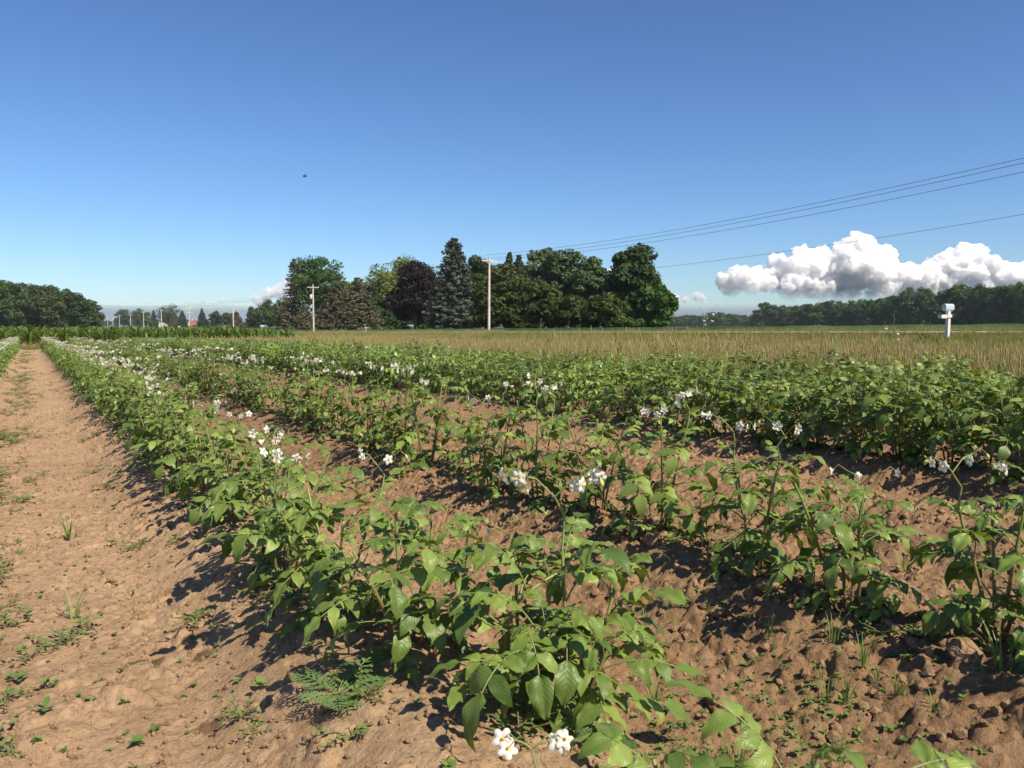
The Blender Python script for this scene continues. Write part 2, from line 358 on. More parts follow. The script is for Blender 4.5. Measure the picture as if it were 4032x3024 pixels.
def rough_z(p, y, fine=True):
    near = np.exp(-np.maximum(0, np.hypot(p, y) - 9) / 6)
    t = tilled_mask(p, y)
    jx, jy = .012 * fbm(p * 40, y * 40, 81, 3, .6), .012 * fbm(p * 40, y * 40, 82, 3, .6); p0_, y0_ = p, y; p, y = p + jx, y + jy
    w1, w2, id1 = worley(p / 0.095 + 0.7 * vn(p * 9, y * 9, 3), y / 0.095 + 0.7 * vn(p * 9, y * 9, 4), 1)
    c1 = (.35 * np.clip(1 - (w1 / 0.62) ** 2, 0, 1) + .65 * sst(.02, .32, w2 - w1)) * np.clip(id1 * 1.9 - 0.6, 0, 1.3)
    v1, v2, id2 = worley(p / 0.038 + 0.5 * vn(p * 25, y * 25, 8), y / 0.038 + 0.5 * vn(p * 25, y * 25, 9), 2)
    c2 = (.4 * np.clip(1 - (v1 / 0.6) ** 2, 0, 1) + .6 * sst(.02, .35, v2 - v1)) * np.clip(1.6 * id2 - .25, 0, 1.3)
    u1, u2, id3 = worley(p / 0.019, y / 0.019, 12)
    c3 = sst(.0, .4, u2 - u1) * np.clip(1.6 * id3 - .3, 0, 1.3)
    p, y = p0_, y0_
    z = t * (0.015 * c1 + 0.012 * c2 + 0.007 * c3 + 0.030 * fbm(p * 3, y * 3, 21, 4) + 0.010 * fbm(p * 28, y * 28, 23, 4, .75))
    # the trodden path and the crusted ridge beside it: soft swells, a thin crumbled crust, cracks
    s = 1 - t
    crust = fbm(p * 26, y * 26, 31, 4, 0.6)
    st = np.abs(fbm(p * 34 + 1.5 * fbm(p * 5, y * 5, 40, 2), y * 9, 33, 3, 0.6))
    face = sst(0.10, 0.22, p) * (1 - sst(0.62, 0.85, p))
    crack = (1 - sst(0.0, 0.10, st)) * sst(-0.1, 0.25, fbm(p * 2.2, y * 2.2, 36, 3))
    flakes = sst(0.04, 0.075, fbm(p * 15, y * 11, 51, 3, 0.6))
    z += s * (0.010 * fbm(p * 2.3, y * 2.3, 30, 3) + 0.005 * crust + 0.007 * flakes * (0.4 + 0.6 * vn(p * 4, y * 4, 52)) + 0.010 * c2 * sst(0.40, 0.6, vn(p * 6, y * 6, 61)) - 0.016 * crack * face)
    z += (1 - t) * 0.02 * c1 * sst(0.55, 0.72, vn(p * 2.7, y * 2.7, 71))
    return z * near
def gz(p, y):
    P = np.atleast_1d(np.asarray(p, float)); Y = np.atleast_1d(np.asarray(y, float))
    r = base_z(P, Y) + ridge_z(P, Y)
    return float(r[0]) if np.isscalar(p) else r
def gz_full(p, y):
    P = np.atleast_1d(np.asarray(p, float)); Y = np.atleast_1d(np.asarray(y, float))
    r = base_z(P, Y) + ridge_z(P, Y) + rough_z(P, Y)
    return float(r[0]) if np.isscalar(p) else r
def on_ground(px, py, z0=None):
    """where the line of sight through a pixel of the photograph meets the soil"""
    r = ray(px, py); k = CAMZ / -r.z; q = Vector((0, 0, CAMZ)) + r * k
    for _ in range(12):
        zz = gz(q.x, q.y); k = (CAMZ - zz) / -r.z; q = Vector((0, 0, CAMZ)) + r * (0.5 * k + 0.5 * (q - Vector((0, 0, CAMZ))).length / r.length)
    return Vector((q.x, q.y, gz(q.x, q.y)))

def axis(a, b, step, gl, gr, lo, hi):
    c = list(np.arange(a, b, step)); s = step; x = a; L = []
    while x > lo: s = min(s * gl, 400); x -= s; L.append(x)
    s = step; x = c[-1]; Rr = []
    while x < hi: s = min(s * gr, 400); x += s; Rr.append(x)
    return np.array(L[::-1] + c + Rr)
def build_ground():
    ax = axis(-0.60, 2.4, 0.0064, 1.06, 1.024, -4000, 6000); ay = axis(0.50, 3.5, 0.0064, 1.10, 1.026, -400, 7000)
    Pg, Yg = np.meshgrid(ax, ay); p, y = Pg.ravel(), Yg.ravel()
    z = base_z(p, y)
    nearm = np.hypot(p, y) < 60
    zz = ridge_z(p[nearm], y[nearm]) + rough_z(p[nearm], y[nearm]); z[nearm] += zz
    nx, ny = len(ax), len(ay)
    i = (np.arange(ny - 1)[:, None] * nx + np.arange(nx - 1)[None]).ravel()
    f = np.stack([i, i + 1, i + nx + 1, i + nx], 1)
    g = G(); g.add(np.stack([p, y, z], 1), f)
    me = g.mesh('ground', ['soil'])
    turf = np.maximum(sst(6.1, 7.0, p + 0.5 * fbm(p * 0.9, y * 0.9, 90, 3)), sst(FIELD_END + 3, FIELD_END + 60, y))
    turf = np.maximum(turf, sst(-2.6, -4, p) )
    damp = np.zeros_like(p)
    for (px, py, rx, ry) in ((780, 2595, .04, .03), (575, 2620, .07, .02), (815, 2885, .06, .045), (520, 1990, .10, .03)):
        q = on_ground(px, py); u = (p - q.x) * CT - (y - q.y) * ST; w = (p - q.x) * ST + (y - q.y) * CT
        m = 1.15 - np.hypot(u / rx, w / ry) + 0.9 * fbm(p * 22, y * 22, 95, 4, 0.6)
        damp = np.maximum(damp, sst(0.45, 0.62, m))
    for nm, a in (('turf', turf), ('damp', damp * 0.85), ('tilled', tilled_mask(p, y))):
        me.attributes.new(nm, 'FLOAT', 'POINT').data.foreach_set('value', a)
    o = obj('ground', me); o['kind'] = 'structure'; return o
build_ground()

def strip(name, p0, p1, dz, mat, y0=-60, y1=1500):
    ys = np.concatenate([np.arange(y0, 200, 4.0), np.geomspace(204, y1, 60)])
    g = G(); V = []
    for q in np.linspace(p0, p1, 5):
        V.append(np.stack([np.full(len(ys), q), ys, road_z(ys) + dz - 0.02 * abs((q - (p0 + p1) / 2) / (p1 - p0) * 2)], 1))
    V = np.concatenate(V); n = len(ys); f = []
    for k in range(4):
        i = np.arange(n - 1) + k * n; f.append(np.stack([i, i + n, i + n + 1, i + 1], 1))
    g.add(V, np.concatenate(f)); o = obj(name, g.mesh(name, [mat])); o['kind'] = 'structure'
strip('road_shoulder', P_ROAD0 - 1.3, P_ROAD1 + 1.3, 0.0, 'gravel'); strip('road', P_ROAD0, P_ROAD1, 0.05, 'road')

# beans beyond the road: a rough canopy sheet over the falling land
def build_beans():
    ax = np.concatenate([np.geomspace(47.5, 400, 150), np.geomspace(410, 2600, 60)]); ay = np.concatenate([np.linspace(-150, 120, 260), np.geomspace(122, 2600, 110)])
    P, Y = np.meshgrid(ax, ay); p, y = P.ravel(), Y.ravel()
    row = 0.5 + 0.5 * np.sin(p * 2 * math.pi / 0.76)
    z = base_z(p, y) + 0.42 + 0.16 * fbm(p * 0.9, y * 0.9, 200, 3) + 0.05 * row
    z = np.where(p < 47.6, base_z(p, y) - 0.1, z)
    nx, ny = len(ax), len(ay); i = (np.arange(ny - 1)[:, None] * nx + np.arange(nx - 1)[None]).ravel()
    g = G(); g.add(np.stack([p, y, z], 1), np.stack([i, i + 1, i + nx + 1, i + nx], 1), tint=_h(p * 131, y * 77, 4))
    tag(obj('bean_field', g.mesh('bean_field', ['crop'])), 'low dark green bean crop filling the field beyond the road', 'crop', kind='stuff')
build_beans()

# ------------------------------------------------------------------ potato plants
def leaflet(nu, nv, wd=0.62, fold=0.18, droop=0.5, rip=0.02, twist=0.0, seed=0):
    """ovate pointed leaflet of length 1 along +X, upper side +Z"""
    g = G(); t = np.linspace(0, 1, nu + 1)
    hw = wd / 2 * (np.sin(math.pi * t ** 0.72) ** 0.75) * (1 - 0.22 * t); hw[0] = 0.015; hw[-1] = 0.004
    an = -droop * t ** 1.4; dx = np.cos(an); dz = np.sin(an)
    x = np.concatenate([[0], np.cumsum((dx[1:] + dx[:-1]) / 2 / nu)]); z = np.concatenate([[0], np.cumsum((dz[1:] + dz[:-1]) / 2 / nu)])
    v = np.linspace(-1, 1, nv + 1); T, Vv = np.meshgrid(t, v, indexing='ij')
    X = x[:, None] + 0 * Vv; Yy = hw[:, None] * Vv * (1 - 0.06 * Vv ** 2)
    Z = z[:, None] + fold * hw[:, None] * np.abs(Vv) - 0.75 * fold * hw[:, None] * Vv ** 2
    Z = Z + rip * np.sin(T * 14 + seed + 2.5 * np.abs(Vv)) * np.abs(Vv) + twist * Vv * hw[:, None] * T + 0.25 * rip * np.sin(Vv * 5 + seed)
    i = (np.arange(nu)[:, None] * (nv + 1) + np.arange(nv)[None]).ravel()
    f = np.stack([i, i + nv + 1, i + nv + 2, i + 1], 1)
    # UV.x runs along the leaflet, UV.y from -1 to 1 across
    g.add(np.stack([X, Yy, Z], -1).reshape(-1, 3), f, 0, np.stack([T, Vv], -1).reshape(-1, 2), 0.5)
    return g
rl = random.Random(5)
LP = [(rl.uniform(.55, .70), rl.uniform(.1, .6), rl.uniform(.3, 1.5), rl.uniform(.018, .05), rl.uniform(-.5, .5), rl.uniform(0, 6)) for _ in range(7)]
LHI = [leaflet(9, 6, *a) for a in LP]; LMID = [leaflet(5, 4, *a) for a in LP]; LLO = [leaflet(3, 2, *a) for a in LP]
LHI_ME = [[None] * 4 for _ in LHI]
for k, g in enumerate(LHI):
    for q in range(4):
        g.t = [np.full(len(v), 0.1 + 0.27 * q) for v in g.v]; LHI_ME[k][q] = g.mesh('leaflet', ['leaf'])

def leaf_spec(r):
    L = r.uniform(.15, .19); a0 = math.radians(r.uniform(20, 55)); a1 = math.radians(r.uniform(-60, -10)); n = 9
    P = [Vector((0, 0, 0))]; sw = r.uniform(-.25, .25)
    for k in range(n):
        s = (k + .5) / n; a = a0 + (a1 - a0) * s ** 1.15
        P.append(P[-1] + Vector((math.cos(a), sw * s, math.sin(a))) * (L / n))
    items = []
    def put(s, side, ln, ang):
        x = s * n; k = min(int(x), n - 1); p = P[k].lerp(P[k + 1], x - k); T = (P[k + 1] - P[k]).normalized()
        B = Vector((0, 0, 1)).cross(T).normalized(); Nn = T.cross(B)
        d = T * math.cos(ang) + B * side * math.sin(ang) + Nn * r.uniform(-.25, .2)
        d.normalize(); up = (Nn + B * r.uniform(-.35, .35) - T * r.uniform(-.1, .3)); yv = up.cross(d).normalized(); zv = d.cross(yv)
        Mx = Matrix(((d.x, yv.x, zv.x, p.x), (d.y, yv.y, zv.y, p.y), (d.z, yv.z, zv.z, p.z), (0, 0, 0, 1))) @ Matrix.Scale(ln, 4)
        items.append((Mx, r.randrange(len(LP)), r.randrange(4)))
    put(1.0, 1, r.uniform(.066, .085), 0.0)
    for s, ln in ((.80, .060), (.60, .052), (.42, .042)):
        for sd in (-1, 1): put(s + r.uniform(-.02, .02), sd, ln * r.uniform(.85, 1.15), math.radians(r.uniform(50, 75)))
    for s in (.70, .51):
        for sd in (-1, 1): put(s, sd, r.uniform(.014, .022), math.radians(70))
    return P, items
r0 = random.Random(11)
LEAF = [leaf_spec(r0) for _ in range(9)]
def leaf_geo(spec, lods, sides):
    g = G(); P, it = spec
    tube(g, P, np.linspace(.0019, .0009, len(P)), sides, 1, 0.85, cap=False)
    for Mx, k, q in it: g.merge(lods[k], Mx, 0, 0.1 + 0.27 * q)
    return g
RACHIS = []
for P, it in LEAF:
    g = G(); tube(g, P, np.linspace(.0021, .0010, len(P)), 5, 0, 0.85); RACHIS.append(g.mesh('leaf', ['stem']))
LEAF_MID = [leaf_geo(s, LMID, 4) for s in LEAF]
LEAF_LO = [leaf_geo((s[0], s[1][:7]), LLO, 3) for s in LEAF]
LEAF_MID_ME = [g.mesh('leaf', ['leaf', 'stem']) for g in LEAF_MID]

def flower_geo(nseg, openness=1.0):
    """white star-shaped corolla (diameter about 1, facing +Z) with an orange cone of anthers"""
    g = G(); rings = [0.05, 0.22, 0.38, 0.5] if nseg > 10 else [0.05, 0.5]
    V = []
    for r in rings:
        for k in range(nseg):
            a = 2 * math.pi * k / nseg; c = abs(math.cos(2.5 * a)); rr = r * (1 - (0.42 * (1 - c ** 0.8)) * (r / 0.5) ** 1.5)
            z = -0.5 * (1 - openness) + (0.16 * math.sin(r / 0.5 * 2.2) * openness) - (1 - openness) * -1.6 * r - 0.10 * (r / .5) ** 3 * openness - 0.05 * (1 - c)
            rr *= 0.45 + 0.55 * openness
            V.append((rr * math.cos(a), rr * math.sin(a), z))
    f = []
    for i in range(len(rings) - 1):
        for k in range(nseg): f.append((i * nseg + k, i * nseg + (k + 1) % nseg, (i + 1) * nseg + (k + 1) % nseg, (i + 1) * nseg + k))
    g.add(V, f, 0, tint=0.6)
    if openness > .4: tube(g, [(0, 0, .02), (0, 0, .15), (0, 0, .3)], [.085, .075, .02], 5 if nseg > 10 else 4, 1)
    return g
def bud_geo():
    g = G(); tube(g, [(0, 0, -.05), (0, 0, .08), (0, 0, .25), (0, 0, .4), (0, 0, .48)], [.03, .12, .15, .09, .01], 6, 2); return g
FL = [flower_geo(20, 1.0), flower_geo(20, .75), flower_geo(20, .35), bud_geo()]
FLO = [flower_geo(10, 1.0), flower_geo(10, .8), flower_geo(10, .4), bud_geo()]
FMATS = ['petal', 'anther', 'bud', 'stem']
FL_ME = [g.mesh('flower', FMATS) for g in FL]
def cyme(r, n, h, a0=None, LL=None, face=None):
    """flower stalk standing on a stem tip: forked, the flowers nodding outwards"""
    st = [([(0, 0, 0), (r.uniform(-.01, .01), r.uniform(-.01, .01), h * .6), (r.uniform(-.015, .015), r.uniform(-.015, .015), h)], [.0022, .0019, .0017])]
    top = Vector(st[0][0][-1]); fl = []; a0 = r.uniform(0, 6.28) if a0 is None else a0
    nb = 2
    for b in range(nb):
        a = a0 + b * math.pi + r.uniform(-.4, .4); d = Vector((math.cos(a), math.sin(a), 0)); L = LL or r.uniform(.03, .055)
        p1 = top + d * L * .6 + Vector((0, 0, L * .6)); p2 = top + d * L * 1.25 + Vector((0, 0, L * .75))
        st.append(([top, p1, p2], [.0016, .0013, .0011]))
        m = max(1, n // nb + (b if n % 2 else 0))
        for k in range(m):
            s = (k + .6) / m; q = p1.lerp(p2, s) if s > .3 else top.lerp(p1, s + .5)
            e = a + r.uniform(-1.3, 1.3); dd = Vector((math.cos(e), math.sin(e), 0)); pl = r.uniform(.014, .026)
            e1 = q + dd * pl * .7 + Vector((0, 0, pl * .5)); e2 = e1 + dd * pl * .5 - Vector((0, 0, pl * .5))
            st.append(([q, e1, e2], [.0009, .0008, .0008]))
            kind = r.choices([0, 1, 2, 3], [5, 3, 1.2, 1.2])[0]
            dirv = (dd * r.uniform(.7, 1.2) + Vector((r.uniform(-.3, .3), r.uniform(-.3, .3), r.uniform(-.7, .25)))).normalized()
            if face is not None: kind = 0; dirv = (Vector(face) + Vector((r.uniform(-.5, .5), r.uniform(-.5, .5), r.uniform(-.3, .3)))).normalized()
            if kind == 3: dirv = (dd * .4 + Vector((0, 0, -1))).normalized()
            fl.append((Matrix.Translation(e2) @ dirv.to_track_quat('Z', 'X').to_matrix().to_4x4() @ Matrix.Rotation(r.uniform(0, 6), 4, 'Z') @ Matrix.Scale(r.uniform(.024, .029), 4), kind))
    g = G()
    for P, R in st: tube(g, P, R, 5, 3, 0.9)
    return g, fl
rc = random.Random(3)
CYMES = [cyme(rc, n, h) for n, h in ((6, .06), (5, .075), (7, .08), (4, .06), (5, .07), (3, .05))]
CYMES.append(cyme(rc, 12, .085, -TH + .15, .048))
CYMES.append(cyme(rc, 4, .05, -TH, .013, -F2 * .75 + Vector((0, 0, .65))))
CY_ME = [g.mesh('flower_stalk', FMATS) for g, f in CYMES]
def cyme_joined(c, lo=True):
    g = G(); g.merge(c[0], Matrix.Identity(4))
    for Mx, k in c[1]: g.merge((FLO if lo else FL)[k], Mx)
    return g
CY_LO = [cyme_joined(c) for c in CYMES]
CY_LO_ME = [g.mesh('flower_cluster', FMATS) for g in CY_LO]

def stem_path(r, h, spread, az=None):
    a = r.uniform(0, 6.283) if az is None else az; d = Vector((math.cos(a), math.sin(a), 0)); b = d * r.uniform(.005, .03); n = 8; P = []
    lean = r.uniform(.25, 1.0) * spread; w = r.uniform(-.012, .012)
    for k in range(n + 1):
        s = k / n; P.append(b + d * lean * s ** 1.3 + Vector((-d.y, d.x, 0)) * w * math.sin(s * 5) + Vector((0, 0, h * (s - .12 * spread / max(.05, h) * s * s) - .03 * (1 - s))))
    return P
def along(P, s):
    x = s * (len(P) - 1); k = min(int(x), len(P) - 2); return P[k].lerp(P[k + 1], x - k)
def plant_spec(seed, h=.36, nst=4, spread=.14, flower=.5, nleaf=8, stems=None, size=1.0, low=.12):
    r = random.Random(seed); S = []; L = []; Fw = []
    for i in range(nst):
        P = stems[i] if stems else stem_path(r, h * r.uniform(.8, 1.08), spread, i * 6.283 / nst + r.uniform(-.5, .5))
        S.append(P); az = r.uniform(0, 6.28); m = nleaf + r.randint(-1, 1)
        for k in range(m):
            s = low + (1.0 - low) * (k + .3) / m; az += 2.4 + r.uniform(-.3, .3)
            sc = size * r.uniform(.85, 1.15) * (.62 + .5 * math.sin(math.pi * min(1, s * .95)) ** .8) * (1 if s < .75 else 1 - (s - .75) * 1.6)
            tilt = r.uniform(-.32, .1) - (.75 * max(0, s - .55) / .45) + (.25 if s < .3 else 0)
            L.append((r.randrange(len(LEAF)), Mt(along(P, min(1, s)), az, tilt, r.uniform(-.25, .25), sc)))
        if r.random() < flower or (flower > 0 and i == nst - 1 and not Fw): Fw.append((Mt(P[-1], r.uniform(0, 6.28), 0, 0, r.uniform(.9, 1.1)), r.randrange(6)))
    return S, L, Fw
def stem_geo(P, rad=.0042, sides=6):
    g = G(); n = len(P); tube(g, P, np.linspace(rad, rad * .55, n), sides, 0, np.linspace(0, 1, n)); return g

def add_flowers(root, Fw, fine):
    for Mx, k in Fw:
        if fine:
            c = obj('flower_cluster', CY_ME[k], root, Mx)
            for FM, q in CYMES[k][1]: obj('flower' if q < 3 else 'bud', FL_ME[q], c, FM)
        else: obj('flower_cluster', CY_LO_ME[k], root, Mx)
def hero_plant(loc, spec, label, rz=0.0, group=None):
    S, L, Fw = spec
    t = empty('potato_plant', loc, rz, 1, label, 'potato plant', group)
    for P in S: obj('stem', stem_geo(P, .0048, 8).mesh('stem', ['stem']), t)
    for k, Mx in L:
        lf = obj('leaf', RACHIS[k], t, Mx)
        for LM, v, q in LEAF[k][1]: obj('leaflet', LHI_ME[v][q], lf, LM)
    add_flowers(t, Fw, True); return t

# shapes for the plants further up the rows
SPEC = []                                            # (stems, leaves, flowers)
for k in range(6): SPEC.append(plant_spec(100 + k, .33 + .03 * (k % 3), 4, .11, .65 if k < 3 else 0, 9, size=.76))
for k in range(4): SPEC.append(plant_spec(140 + k, .38 + .03 * (k % 2), 5, .20, .6 if k < 2 else 0, 9, size=.9))       # fuller plants of the closed canopy
STEM_ME = [[stem_geo(P).mesh('stem', ['stem']) for P in s[0]] for s in SPEC]
def foliage_mesh(s, mat='leaf_far', stems=False, flowers=False):
    g = G()
    for k, Mx in s[1]: g.merge(LEAF_LO[k], Mx)
    mats = [mat, 'stem']
    if stems:
        for P in s[0]:
            q = stem_geo(P[::2], .0042, 4); g.merge(q, Matrix.Identity(4), 1)
    if flowers:
        for Mx, k in s[2]:
            q = CY_LO[k]
            for v, f, m, u, t in zip(q.v, q.f, q.m, q.uv, q.t): pass
            h = G(); h.merge(q, Mx); h.m = [m + 2 for m in h.m]
            g.merge(h, Matrix.Identity(4))
        mats = mats + FMATS
    return g.mesh('foliage', mats)
FOL_ME = [foliage_mesh(s) for s in SPEC]
FULL_ME = [foliage_mesh(s, stems=True, flowers=True) for s in SPEC]

rp = random.Random(77)
PLANTS = []                                          # p, y, row
for ri, p in enumerate(ROWS):
    y = {1: 2.45, 2: 0.50}.get(ri, {0: 3.0}.get(ri, -1.5))
    while y < FIELD_END:
        PLANTS.append((p + rp.uniform(-.06, .06), y, ri)); y += (rp.uniform(.27, .40) if ri < 3 else rp.uniform(.24, .34))
def visible(p, y):
    D = depth(p, y)
    if D < 0.9: return False
    t = (p * CT - y * ST) / D
    return -0.95 - .3 / D < t < 0.95 + .45 / D
def in_frame(p, y):
    D = depth(p, y); t = (p * CT - y * ST) / D; return -0.70 - .2 / D < t < 0.66 + .40 / D
PLANTS = [q for q in PLANTS if visible(q[0], q[1])]
PLANTS.sort(key=lambda q: depth(q[0], q[1]))
HEROES = 10
def flower_chance(p, y, ri):
    if ri <= 1: return .8 if y > 4 else .5
    if ri == 2: return .55
    u = y - 1.6 * (p - 3)
    return .02 if u < 9 else (.2 if u < 16 else .5)
ROWLAB = {0: ('white-flowered potato plant in the leftmost row, left of the bare path', 'leafy potato plant without flowers in the leftmost row, left of the path', 'plants of the row left of the path'),
          1: ('white-flowered potato plant in the row bordering the bare path', 'leafy potato plant without open flowers in the row bordering the bare path', 'plants of the row beside the path'),
          2: ('white-flowered potato plant in the second row, among crumbly clods', 'leafy potato plant without open flowers in the second row among clods', 'plants of the second row')}
FARLAB = ('white-flowered potato plant in the dense canopy before the dry grass', 'leafy potato plant without flowers in the dense canopy before the grass', 'plants of the dense far rows')

UNITS = ['', 'first', 'second', 'third', 'fourth', 'fifth', 'sixth', 'seventh', 'eighth', 'ninth', 'tenth', 'eleventh', 'twelfth', 'thirteenth', 'fourteenth', 'fifteenth', 'sixteenth', 'seventeenth', 'eighteenth', 'nineteenth']
TENS = {20: ('twentieth', 'twenty'), 30: ('thirtieth', 'thirty'), 40: ('fortieth', 'forty'), 50: ('fiftieth', 'fifty')}
def ordinal(n): return UNITS[n] if n < 20 else (TENS[n // 10 * 10][0] if n % 10 == 0 else TENS[n // 10 * 10][1] + '-' + UNITS[n % 10])
ROWNAME = {0: 'of the row left of the path', 1: 'of the row beside the path', 2: 'of the cloddy second row', 3: 'of the first dense row beyond the clods', 4: 'of the middle dense row', 5: 'of the last row before the grass'}
ROWN = {k: 0 for k in range(9)}
# the plants nearest the camera, built leaf by leaf
def px_stem(pts, D, base):
    return [at(x, y, D + dd) - base for x, y, dd in pts]
bA = on_ground(2215, 2850); DA = depth(bA.x, bA.y)
def smooth(P, n=9):
    P = [Vector(p) for p in P]; out = []
    for k in range(n):
        x = k / (n - 1) * (len(P) - 1); i = min(int(x), len(P) - 2); f = x - i
        p0, p1, p2, p3 = P[max(0, i - 1)], P[i], P[i + 1], P[min(len(P) - 1, i + 2)]
        out.append(.5 * ((2 * p1) + (p2 - p0) * f + (2 * p0 - 5 * p1 + 4 * p2 - p3) * f * f + (3 * p1 - p0 - 3 * p2 + p3) * f ** 3))
    return out
stA = [smooth(px_stem([(2210, 2870, 0), (2235, 2560, .0), (2222, 2360, .02), (2214, 2165, .03)], DA, bA)),
       smooth(px_stem([(2090, 2840, 0), (2010, 2650, -.02), (1995, 2480, -.02), (2070, 2340, -.02), (2190, 2260, .02)], DA, bA)),
       smooth(px_stem([(2190, 2870, .02), (2060, 2600, .06), (2035, 2400, .08), (2034, 2230, .08)], DA, bA)),
       smooth(px_stem([(2240, 2870, .0), (2330, 2700, -.05), (2400, 2540, -.06)], DA, bA)),
       smooth(px_stem([(2250, 2870, .03), (2330, 2600, .06), (2400, 2400, .10), (2430, 2260, .12)], DA, bA)),
       smooth(px_stem([(2160, 2870, -.02), (2120, 2700, -.08), (2110, 2560, -.10), (2150, 2440, -.10)], DA, bA))]
spA = plant_spec(901, nst=6, stems=stA, flower=0, nleaf=11, size=.84)
spA[2].append((Mt(stA[0][-1], math.pi / 2 - TH - math.pi / 2 + .1, 0, 0, 1.15), 6)); spA[2].append((Mt(stA[2][-1], 1, 0, 0, .8), 5))
hero_plant(bA, spA, 'large foreground potato plant holding a tall forked cluster of white flowers')
bB = on_ground(1600, 2590); DB = depth(bB.x, bB.y)
stB = [smooth(px_stem([(1600, 2600, 0), (1580, 2380, 0), (1565, 2180, .02), (1560, 2010, .03)], DB, bB)),
       smooth(px_stem([(1620, 2600, .04), (1640, 2400, .1), (1690, 2200, .14), (1700, 2050, .16)], DB, bB)),
       smooth(px_stem([(1570, 2600, .0), (1520, 2420, -.06), (1440, 2260, -.08), (1390, 2170, -.08)], DB, bB)),
       smooth(px_stem([(1780, 2520, .1), (1820, 2350, .12), (1840, 2200, .14), (1850, 2080, .15)], DB, bB))]
spB = plant_spec(915, nst=4, stems=stB, flower=0, nleaf=12, size=.74)
hero_plant(bB, spB, 'leafy foreground potato plant just left of the tall forked flower cluster, shading the path')
bC = Vector((.60, .58, gz(.60, .58)))
spC = plant_spec(931, .17, 4, .14, 0, 7, size=.8); spC[2].append((Mt(at(2085, 2955, .90) - bC - Vector((0, 0, .055)), 0, 0, 0, 1.0), 7))
hero_plant(bC, spC, 'low potato plant with white flowers at the bottom edge of the picture')
bD = Vector((.70, .02, gz(.70, .02)))
stD = [smooth([(0, 0, -.02), (.0, .12, .06), at(3380, 3330, .60) - bD, at(3450, 3120, .62) - bD]), smooth([(0, 0, -.02), (-.03, -.05, .12), (-.08, -.10, .2)])]
rD = random.Random(4)
lfD = [(3, Mt(stD[0][-1], -TH + .25, -.15, .2, .62))] + [(rD.randrange(9), Mt(along(stD[1], .3 + .2 * k), 2.4 * k, 0, 0, .7)) for k in range(4)]
hero_plant(bD, (stD, lfD, []), 'potato plant whose blurred leaf tip pokes in at the bottom right edge')
r1 = [(1.72, .57, 961, .30, 'potato plant with purplish stems, second behind the tall forked flower cluster along the path'),
      (2.08, .56, 972, .33, 'potato plant with an arched leaf hanging over the path edge and small white flowers')]
for y, p, sd, h, lab in r1:
    hero_plant(Vector((p, y, gz(p, y))), plant_spec(sd, h, 4, .12, .4, 9, size=.78), lab)
hero_left = HEROES - 6
count = 0; REST = []; ORDN = ['nearest', 'second nearest', 'third nearest', 'fourth nearest']
for p, y, ri in PLANTS:
    loc = (p, y, gz(p, y)); fl = rp.random() < flower_chance(p, y, ri); rz = rp.uniform(0, 6.283); s = rp.uniform(.88, 1.12)
    if ri == 2 and hero_left > 0 and in_frame(p, y):
        q = ORDN[HEROES - 6 - hero_left]; hero_left -= 1
        hero_plant(loc, plant_spec(1000 + hero_left, .31, 4, .13, .5, 9, low=.15, size=.78), 'potato plant in the cloddy second row, %s the right edge of the picture' % q, rz); count += 1; continue
    if count >= 294 or not in_frame(p, y): REST.append((p, y, ri, fl, rz, s)); continue
    lab = ROWLAB.get(ri, FARLAB)
    if ri < 3: k = rp.randrange(3) if fl else 3 + rp.randrange(3)
    else: k = (6 + rp.randrange(2)) if fl else 8 + rp.randrange(2); s *= 1.0 if ri >= 3 else 1
    ROWN[ri] += 1; text = lab[0 if fl else 1]
    if ROWN[ri] <= 24: text = ('white-flowered' if fl else 'flowerless') + ' potato plant, %s fully built plant from the near end ' % ordinal(ROWN[ri]) + ROWNAME[ri]; text = text.replace(' fully built plant', '')
    t = empty('potato_plant', loc, rz, s, text, 'potato plant', lab[2])
    for me in STEM_ME[k]: obj('stem', me, t)
    if count < 56:
        for lk, Mx in SPEC[k][1]: obj('leaf', LEAF_MID_ME[lk], t, Mx)
        add_flowers(t, SPEC[k][2], depth(p, y) < 4.5)
    else:
        obj('foliage', FOL_ME[k], t); add_flowers(t, SPEC[k][2], False)
    count += 1
# the far ends of the rows, too many and too small to build one by one
y = 6.0
while y < FIELD_END: REST.append((-1.6 + rp.uniform(-.05, .05), y, 0, rp.random() < .6, rp.uniform(0, 6.28), 1.0)); y += .32
pos = [(a[0], a[1], gz(a[0], a[1])) for a in REST]
idx = [((rp.randrange(3) if a[3] else 3 + rp.randrange(3)) if a[2] < 3 else ((6 + rp.randrange(2)) if a[3] else 8 + rp.randrange(2))) for a in REST]
scatter('potato_crop', FULL_ME, pos, [(0, 0, a[4]) for a in REST], [a[5] for a in REST], idx, 'green potato canopy dotted with white flowers at the far end of the rows', 'potato crop')

